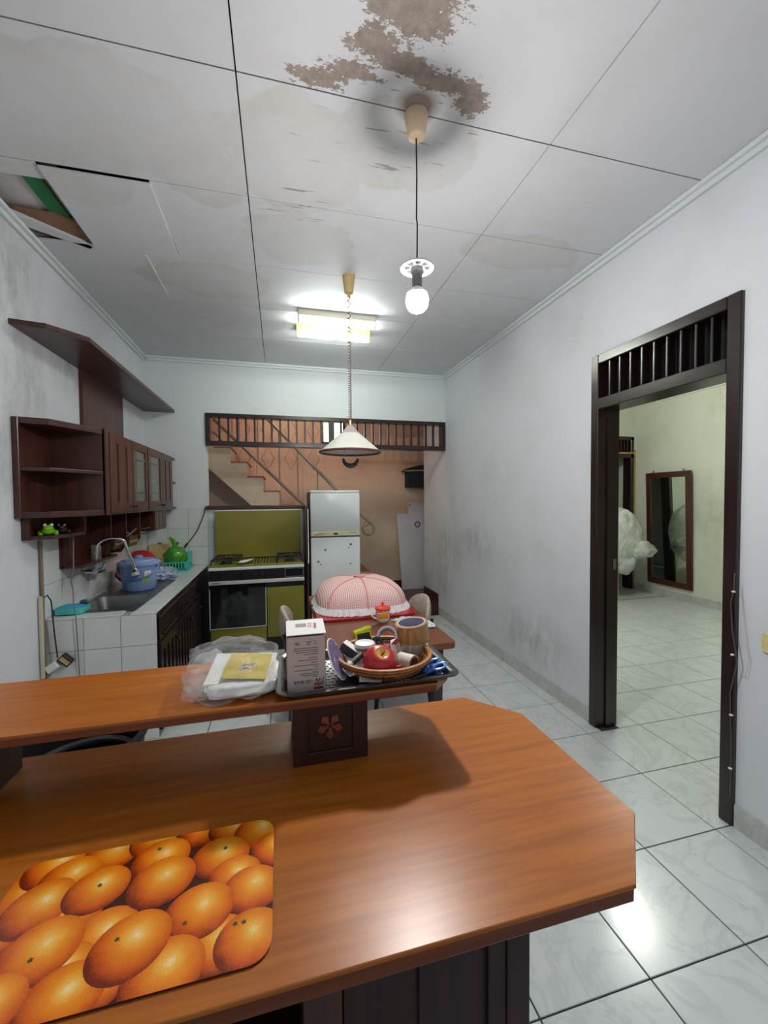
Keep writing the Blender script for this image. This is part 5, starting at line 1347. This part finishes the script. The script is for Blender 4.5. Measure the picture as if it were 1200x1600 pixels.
def basket_items():
    a = thing('apple', 'red apple with a yellow crown in the rattan basket', 'apple', (.213, .925, ZB))
    a.rotation_euler = (math.radians(32), math.radians(8), 0)
    a.location = (.213, .932, ZB+.004)
    obj('fruit', B().lathe([(0, .012), (.012, .005), (.026, .006), (.036, .022), (.0395, .040), (.037, .056), (.027, .070), (.014, .0735), (.005, .068), (0, .064)], (0, 0, 0), 36), 'apple', a, smooth=70, local=True)
    obj('stem', B().tube([(0, 0, .063), (.001, 0, .072), (.003, .001, .078)], .0014, 6), 'stem', a, local=True)
    tape('brown_tape_roll', 'brown packing tape roll lying flat on the clear tape roll', (.336, 1.030, 1.1800), (-.12, -.02, 1), .0435, .034, .045, 'browntape', 'corelab')
    tape('clear_tape_roll', 'silvery clear tape roll under the brown tape roll', (.338, 1.022, 1.1365), (-.05, -.02, 1), .0385, .030, .040, 'cleartape')
    tape('masking_tape_roll', 'cream masking tape roll standing upright at the back of the basket', (.268, 1.030, 1.168), (-.25, -.75, .55), .027, .020, .022, 'masking', 'corelab')
    tape('masking_tape_roll', 'thin white tape ring leaning beside the apple', (.276, .962, 1.148), (.85, -.35, .30), .036, .030, .011, 'masking', 'masking')
    tape('paper_core_roll', 'small white paper roll showing its brown core at the basket front', (.291, .932, 1.137), (.55, -.80, .05), .0205, .0150, .042, 'masking', 'core')
    t = thing('round_tin', 'round tin with a silver lid and yellow band in the basket', 'tin', (.199, .985, 1.147))
    obj('can', B().lathe([(0, 0), (.023, 0), (.024, .004), (.024, .022), (0, .022)], (.199, .985, 1.147), 28), 'black', t, smooth=40)
    obj('band', B().lathe([(.0243, .006), (.0246, .007), (.0246, .016), (.0243, .017)], (.199, .985, 1.147), 28), 'gold', t, smooth=40)
    obj('lid', B().lathe([(.0255, .020), (.0265, .024), (.024, .029), (.010, .031), (0, .031), (0, .022), (.0255, .020)], (.199, .985, 1.147), 28), 'alu', t, smooth=40)
    m = T((.207, 1.035, 1.1695)) @ RX(62) @ RZ(8)
    t = thing('match_box', 'flat black card with a yellow border at the back of the basket', 'card', (.207, 1.035, 1.15))
    obj('card', B().box(-.021, .021, -.016, .016, -.004, .004, m=m), 'yellow_b', t)
    obj('card_panel', B().box(-.017, .017, -.013, .012, .004, .0046, m=m), 'ink_d', t)
    t = thing('dark_wedge', 'dark wedge-shaped case with a white top in the basket', 'case', (.163, .985, 1.14))
    obj('case', B().box(-.026, .026, -.011, .011, -.012, .012, bev=.003, m=T((.163, .985, 1.158)) @ RZ(-35) @ RY(28)), 'dgrey', t)
    obj('white_face', B().box(-.024, .024, -.010, .010, .012, .0135, m=T((.163, .985, 1.158)) @ RZ(-35) @ RY(28)), 'paper', t)
    t = thing('lighter', 'grey lighter with a cream end beside the apple', 'lighter', (.165, .938, 1.145))
    obj('barrel', B().tube([(.153, .925, 1.150), (.182, .948, 1.160)], .0078, 10), 'dgrey', t, smooth=40)
    obj('cap', B().tube([(.146, .9195, 1.1475), (.154, .926, 1.1504)], .0083, 10), 'masking', t, smooth=40)
    for k, (x, y, w_, d_, rz, zz, lab) in enumerate(((.165, .935, .055, .045, 20, 1.1335, 'white paper slip under the grey lighter'), (.195, .90, .05, .04, -15, 1.1265, 'white paper slip under the apple'), (.24, 1.0, .08, .05, 10, 1.1265, 'white paper slip under the round tin'))):
        tag(obj('paper_slip', B().box(-w_/2, w_/2, -d_/2, d_/2, -.001, .001, m=T((x, y, zz)) @ RZ(rz) @ RX(6)), 'paper', at=(x, y, zz)), lab, 'paper')
    # box of loose things that carries the upper layer
    tag(obj('small_carton', B().box(.150, .236, .955, 1.035, ZB, 1.1455, bev=.002), 'white', at=(.19, .99, ZB)), 'low white carton buried under the tin in the basket', 'box')
    tag(obj('black_spool', ring_roll(B(), None, .016, .007, .016, axis_m((.237, 1.018, 1.1585), (.3, -.6, .7))), 'black', at=(.237, 1.018, 1.1585), smooth=40), 'small black spool beside the masking tape in the basket', 'spool')
    tag(obj('red_button', B().lathe([(0, 0), (.008, 0), (.008, .010), (0, .011)], (0, 0, 0), 14, m=T((.262, .912, 1.131))), 'red', at=(.262, .912, 1.131), smooth=40), 'small red button beside the apple', 'button')
    tag(obj('red_packet', B().box(-.014, .014, -.008, .008, -.006, .006, bev=.002, m=T((.257, .985, 1.15)) @ RY(25)), 'red', at=(.257, .985, 1.15)), 'small red packet between the tape rolls', 'packet')
    t = thing('grey_pliers', 'grey pliers with a yellow joint standing up in the basket', 'pliers', (.255, .965, 1.15))
    obj('jaw', B().prism([(-.004, 0), (.005, 0), (.007, .03), (.002, .047), (-.003, .03)], -.003, .003, m=T((.252, .957, 1.163)) @ RZ(-30) @ RX(90) @ RZ(-38)), 'steel', t)
    obj('joint', B().cyl((.244, .955, 1.163), (.252, .951, 1.160), .006, n=12), 'yellow_b', t)
    obj('grip', B().tube([(.248, .955, 1.161), (.240, .965, 1.150), (.236, .972, 1.140)], [.004, .005, .004], 8), 'yellow_b', t, smooth=40)
basket_items()
def scissors():
    z = ZTR+.010
    r = thing('scissors', 'blue-handled scissors lying on the tray corner', 'scissors', (.355, .925, z-.007))
    def loop(cx, cy, rx, ry, rot, zz):
        ca, sa = math.cos(math.radians(rot)), math.sin(math.radians(rot))
        return [(cx+rx*math.cos(t)*ca-ry*math.sin(t)*sa, cy+rx*math.cos(t)*sa+ry*math.sin(t)*ca, zz+.003*math.cos(t)) for t in [2*PI*i/28 for i in range(28)]]
    obj('handle', B().tube(loop(.372, .922, .0215, .0115, 18, z+.002), .0052, 8, closed=True), 'scis', r, smooth=True)
    obj('handle', B().tube(loop(.362, .945, .0215, .0115, 30, z+.002), .0052, 8, closed=True), 'scis', r, smooth=True)
    obj('pivot_grip', B().tube([(.352, .915, z), (.338, .910, z), (.328, .906, z-.002)], [.006, .0065, .005], 8).tube([(.344, .934, z), (.335, .916, z), (.326, .905, z-.002)], [.006, .006, .005], 8), 'scis', r, smooth=True)
    for s in (-1, 1):
        obj('blade', B().prism([(0, -.004), (0, .004), (-.050, .001), (-.052, -.001)], 0, .0015, m=T((.330, .906, z-.006+(.0016 if s > 0 else 0))) @ RZ(16+3*s)), 'chrome', r)
scissors()

# ------------------------------------------------------------------ dining table and chairs
TZ = .75
def table():
    r = thing('dining_table', 'brown wooden dining table behind the bar', 'table', (.57, 2.7, 0))
    obj('table_top', B().prism(rrect(.216, .920, 2.045, 3.36, .025), TZ-.034, TZ, bev=.005), 'table', r)
    obj('apron', B().box(.28, .86, 2.12, 2.145, .63, TZ-.034).box(.28, .86, 3.255, 3.28, .63, TZ-.034).box(.28, .305, 2.12, 3.28, .63, TZ-.034).box(.835, .86, 2.12, 3.28, .63, TZ-.034), 'dark', r)
    for x in (.300, .838):
        for y in (2.14, 3.26):
            b = B(); 
            a = [b.bm.verts.new((x+dx*.032, y+dy*.032, TZ-.034)) for dx, dy in ((-1, -1), (1, -1), (1, 1), (-1, 1))]
            c = [b.bm.verts.new((x+dx*.020, y+dy*.020, 0)) for dx, dy in ((-1, -1), (1, -1), (1, 1), (-1, 1))]
            b.bm.faces.new(a); b.bm.faces.new(c[::-1])
            for i in range(4): b.bm.faces.new((a[i], a[(i+1) % 4], c[(i+1) % 4], c[i]))
            obj('leg', b, 'dark', r)
table()
def chair(loc, rz, label):
    """local frame: seat faces +x, back at x=-.2"""
    r = thing('dining_chair', label, 'chair', loc, (0, 0, rz), group='chairs at the dining table')
    obj('seat', B().prism(rrect(-.20, .22, -.21, .21, .05), .42, .475, bev=.012), 'uphol', r, local=True, smooth=50)
    obj('seat_frame', B().prism(rrect(-.19, .21, -.20, .20, .03), .385, .42), 'dark', r, local=True)
    for sx in (-1, 1):
        for sy in (-1, 1):
            obj('leg', B().cyl((sx*.175+.01, sy*.175, .39), (sx*.205+.01, sy*.20, 0), .020, .014, n=10), 'dark', r, local=True, smooth=True)
    for s in (-1, 1): obj('back_post', B().tube([(-.185, s*.15, .40), (-.205, s*.16, .58), (-.222, s*.15, .66)], [.016, .014, .011], 8), 'dark', r, local=True, smooth=True)
    b = B(); n, k = 36, 10; grid = []
    for side in (0, 1):
        for i in range(k+1):
            rr = math.sin(PI/2*i/k); row = []
            for j in range(n):
                a = 2*PI*j/n; y = .215*rr*math.cos(a); z = .130*rr*math.sin(a)
                th = .026*math.sqrt(max(0, 1-rr*rr))+.004
                x = -.215+(th if side else -th)+y*y*1.25-.10*z
                row.append((x, y, .672+z))
            grid.append(row)
    def rings(rows):
        vr = [[b.bm.verts.new(p) for p in row] for row in rows[1:]]; c = b.bm.verts.new(rows[0][0])
        for j in range(n): b.bm.faces.new((c, vr[0][j], vr[0][(j+1) % n]))
        for A, D in zip(vr, vr[1:]):
            for j in range(n): b.bm.faces.new((A[j], A[(j+1) % n], D[(j+1) % n], D[j]))
        return vr[-1]
    A = rings(grid[:k+1]); D = rings(grid[k+1:])
    for j in range(n): b.bm.faces.new((A[j], A[(j+1) % n], D[(j+1) % n], D[j]))
    obj('backrest', b, 'uphol', r, local=True, smooth=60)
    return r
chair((.235, 2.86, 0), 0, 'padded beige dining chair on the cooker side of the table')
chair((.838, 2.93, 0), PI, 'padded beige dining chair between the table and the right wall')

def food_cover():
    cx, cy, z = .555, 2.93, TZ+.0005
    t = thing('red_tray', 'red lacquered tray under the pink food cover', 'tray', (cx, cy-.01, z))
    obj('tray_base', B().prism(rrect(cx-.325, cx+.325, cy-.34, cy+.30, .07), z, z+.006).prism(rrect(cx-.332, cx+.332, cy-.347, cy+.307, .075), z+.006, z+.016, bev=.003), 'redtray', t)
    z += .0165
    r = thing('food_cover', 'pink gingham domed food cover with white lace hem', 'food cover', (cx, cy, z))
    n, k = 64, 16; RX_, RY_, H_ = .318, .305, .186
    def P(t, a, o=0):
        c, s = math.cos(a), math.sin(a); pw = .62
        ux = math.copysign(abs(c)**pw, c); uy = math.copysign(abs(s)**pw, s)
        rr = math.sin(t*PI/2)**.85
        sag = 1-.035*abs(math.sin(2*a))*0
        hz = H_*(1-(t**2.4))
        return (cx+(RX_+o)*rr*ux, cy+(RY_+o)*rr*uy, z+.012+hz)
    b = B(); c = b.bm.verts.new((cx, cy, z+.012+H_))
    rows = [[b.bm.verts.new(P(i/k, 2*PI*j/n)) for j in range(n)] for i in range(1, k+1)]
    for j in range(n): b.bm.faces.new((c, rows[0][j], rows[0][(j+1) % n]))
    for A, D in zip(rows, rows[1:]):
        for j in range(n): b.bm.faces.new((A[j], A[(j+1) % n], D[(j+1) % n], D[j]))
    obj('dome', b, 'gingham', r, smooth=60)
    for a in (45, 135, 225, 315, 90, 270):
        obj('rib', B().tube([P(i/14, math.radians(a), .001) for i in range(15)], .006, 6), 'pinkpipe', r, smooth=True)
    obj('top_knot', B().blob((cx, cy, z+.203), (.035, .035, .014), .3, 3, 1, 18, 10), 'pinkpipe', r, smooth=60)
    b = B(); n2 = 260; top, bot = [], []
    for j in range(n2):
        a = 2*PI*j/n2; w_ = .007*math.sin(j*2*PI/5.2)
        x, y, _ = P(1.0, a, .001); top.append(b.bm.verts.new((x, y, z+.046)))
        x, y, _ = P(1.0, a, .020+w_); bot.append(b.bm.verts.new((x, y, z+.0005+.004*abs(math.sin(j*PI/5.2)))))
    for j in range(n2): b.bm.faces.new((top[j], top[(j+1) % n2], bot[(j+1) % n2], bot[j]))
    lc = obj('lace_hem', b, 'lace', r)
    md = lc.modifiers.new('thickness', 'SOLIDIFY'); md.thickness = .0015
food_cover()
def table_things():
    z = TZ+.0005
    c = (.622, 2.50, z)
    r = thing('lidded_mug', 'white mug with orange check print and red-orange lid', 'mug', c)
    obj('cup', B().lathe([(0, 0), (.026, 0), (.034, .010), (.043, .026), (.0445, .045), (.0445, .088), (.041, .088), (.041, .02), (0, .008)], (0, 0, 0), 32), 'paper', r, smooth=60, local=True)
    obj('printed_band', B().lathe([(.0447, .034), (.0451, .035), (.0451, .084), (.0447, .085)], (0, 0, 0), 32), 'mugprint', r, smooth=40, local=True)
    lid = obj('lid', B().lathe([(.050, .086), (.051, .094), (.044, .100), (.016, .106), (.006, .108), (.009, .122), (.006, .130), (0, .131), (0, .09), (.05, .086)], (0, 0, 0), 32), 'orange_lid', r, smooth=50, local=True)
    obj('handle', B().tube([(-.043, -.005, .075), (-.064, -.010, .070), (-.070, -.012, .052), (-.062, -.010, .036), (-.042, -.005, .030)], .006, 8), 'paper', r, smooth=True, local=True)
    r = thing('screwdriver', 'lime green handled screwdriver lying on the dining table', 'screwdriver', (.49, 2.36, z))
    obj('handle', B().tube([(.395, 2.285, z+.016), (.41, 2.296, z+.016), (.45, 2.322, z+.018), (.48, 2.345, z+.018), (.512, 2.366, z+.016)], [.011, .016, .014, .017, .011], 10), 'lime', r, smooth=True)
    obj('shaft', B().tube([(.512, 2.366, z+.016), (.60, 2.44, z+.014)], .005, 8), 'dgrey', r, smooth=True)
    b = B(); n, k = 26, 16; g = []
    for i in range(n+1):
        row = []
        for j in range(k+1):
            u, v = i/n, j/k
            x = .695+.20*u+.02*math.sin(v*4); y = 2.37+.15*v-.05*u+.02*math.sin(u*5)
            q = Vector((u*3.2, v*2.6, 1.7))
            h = .006+.034*max(0, math.sin(PI*u))*max(0, math.sin(PI*v))**.5*(.65+.8*mnoise.noise(q))
            row.append(b.bm.verts.new((x, y, z+max(.003, h+.010*mnoise.noise(q*2.7)))))
        g.append(row)
    for i in range(n):
        for j in range(k): b.bm.faces.new((g[i][j], g[i+1][j], g[i+1][j+1], g[i][j+1]))
    o = obj('kitchen_towel', b, 'towel', at=(.79, 2.44, z), smooth=60)
    md = o.modifiers.new('thickness', 'SOLIDIFY'); md.thickness = .004; md.offset = 0
    tag(o, 'pale green striped towel bunched on the table edge', 'towel')
table_things()

# ------------------------------------------------------------------ odds and ends
def floor_things():
    cx, cy = -.66, 1.56
    r = thing('black_tub', 'large round black plastic tub on the floor behind the bar', 'tub', (cx, cy, 0))
    zr = .74; R_ = .19
    obj('tub_body', B().lathe([(0, .002), (.15, .002), (.155, .01), (R_, zr-.02), (R_+.012, zr-.015), (R_+.012, zr), (R_-.008, zr), (R_-.016, zr-.10), (.146, .012), (0, .012)], (cx, cy, 0), 48), 'blacktub', r, smooth=40)
    obj('lid_ring', B().lathe([(.150, zr-.09), (.165, zr-.085), (.165, zr-.10), (.150, zr-.10), (.150, zr-.09)], (cx, cy, 0), 48), 'dgrey', r, smooth=40)
    tag(obj('grey_bag', B().blob((-.52, 3.28, .20), (.13, .14, .21), .16, 2.0, 6, 40, 24, flat=.93), 'wrap', at=(-.52, 3.28, 0), smooth=60), 'grey plastic bag standing on the floor by the wooden counter doors', 'bag')
floor_things()

def wall_things():
    r = thing('wall_socket', 'ivory wall socket on the right wall near the doorway', 'socket', (XR, 1.265, .90))
    obj('plate', B().box(XR-.012, XR, 1.225, 1.305, .855, .94, bev=.003), 'ivory', r)
    obj('rosette', B().cyl((XR-.018, 1.265, .897), (XR-.010, 1.265, .897), .022, n=20), 'ivory', r, smooth=40)
    for s in (-1, 1): obj('pin_hole', B().cyl((XR-.0186, 1.265+s*.009, .897), (XR-.017, 1.265+s*.009, .897), .0028, n=10), 'black', r)
    x = XR-.021
    b = B().tube([(x, 1.410, 1.18), (x, 1.412, 1.10), (x, 1.424, 1.04), (x-.006, 1.412, .92), (x-.012, 1.385, .78), (x-.008, 1.402, .70), (x, 1.420, .62), (x, 1.412, .42), (x, 1.410, .14)], .0028, 6)
    tag(obj('jamb_cable', b, 'cable', at=(x, 1.41, .7), smooth=True), 'grey cable clipped down the near door jamb', 'cable')
    b = B().tube([(XR-.006, 1.395, 1.12), (XR-.008, 1.375, .95), (XR-.012, 1.352, .80), (XR-.012, 1.362, .725), (XR-.008, 1.392, .72)], .0014, 6)
    tag(obj('loop_wire', b, 'conduit', at=(XR-.008, 1.37, .9), smooth=True), 'thin white wire looping off the wall beside the door jamb', 'wire')
    for i, z in enumerate((1.09, .80, .52, .27)):
        tag(obj('cable_clip', B().box(XR-.030, XR-.018, 1.405, 1.418, z, z+.008, bev=.002), 'paper', at=(XR-.02, 1.41, z)), ['white cable clip on the near door jamb, topmost of four', 'white cable clip on the near door jamb, second from the top', 'white cable clip on the near door jamb, second from the bottom', 'white cable clip on the near door jamb, lowest of four'][i], 'clip', 'cable clips on the door jamb')
    # next room
    y0, y1, z0, z1, x = 4.575, 5.31, .175, 1.90, XRR
    r = thing('wall_mirror', 'tall mirror in a dark wooden frame in the next room', 'mirror', (x, (y0+y1)/2, z0))
    tl = RY(2.2)
    m = T((x-.004, 0, z0)) @ RY(-2.0)
    b = B().box(-.03, 0, y0, y0+.085, 0, z1-z0, bev=.004, m=m).box(-.03, 0, y1-.085, y1, 0, z1-z0, bev=.004, m=m).box(-.03, 0, y0+.08, y1-.08, 0, .085, bev=.004, m=m).box(-.03, 0, y0+.08, y1-.08, z1-z0-.085, z1-z0, bev=.004, m=m)
    obj('frame', b, 'cab', r)
    obj('mirror_glass', B().box(-.016, -.010, y0+.08, y1-.08, .08, z1-z0-.08, m=m), 'mirror', r)
    for y in (y0+.12, y1-.12): obj('hanger', B().box(-.012, -.004, y-.01, y+.01, z1-z0, z1-z0+.035, m=m), 'steel', r)
    r = thing('wrapped_bundle', 'bulky bundle wrapped in milky plastic in the next room', 'bundle', (4.95, 5.15, 0))
    obj('wrap', B().blob((4.93, 5.15, .90), (.42, .26, .46), .10, 1.2, 8, 56, 36), 'wrap', r, smooth=60)
    obj('loose_film', B().blob((5.22, 5.02, .74), (.26, .16, .14), .18, 1.5, 2, 48, 24), 'wrap', r, smooth=60)
    obj('hanging_film', B().blob((4.98, 5.05, .55), (.16, .12, .18), .15, 1.4, 5, 36, 20), 'wrap', r, smooth=60)
    obj('support_crate', B().box(4.40, 4.84, 5.0, 5.35, 0, .55, bev=.01), 'wood_pale', r)
wall_things()
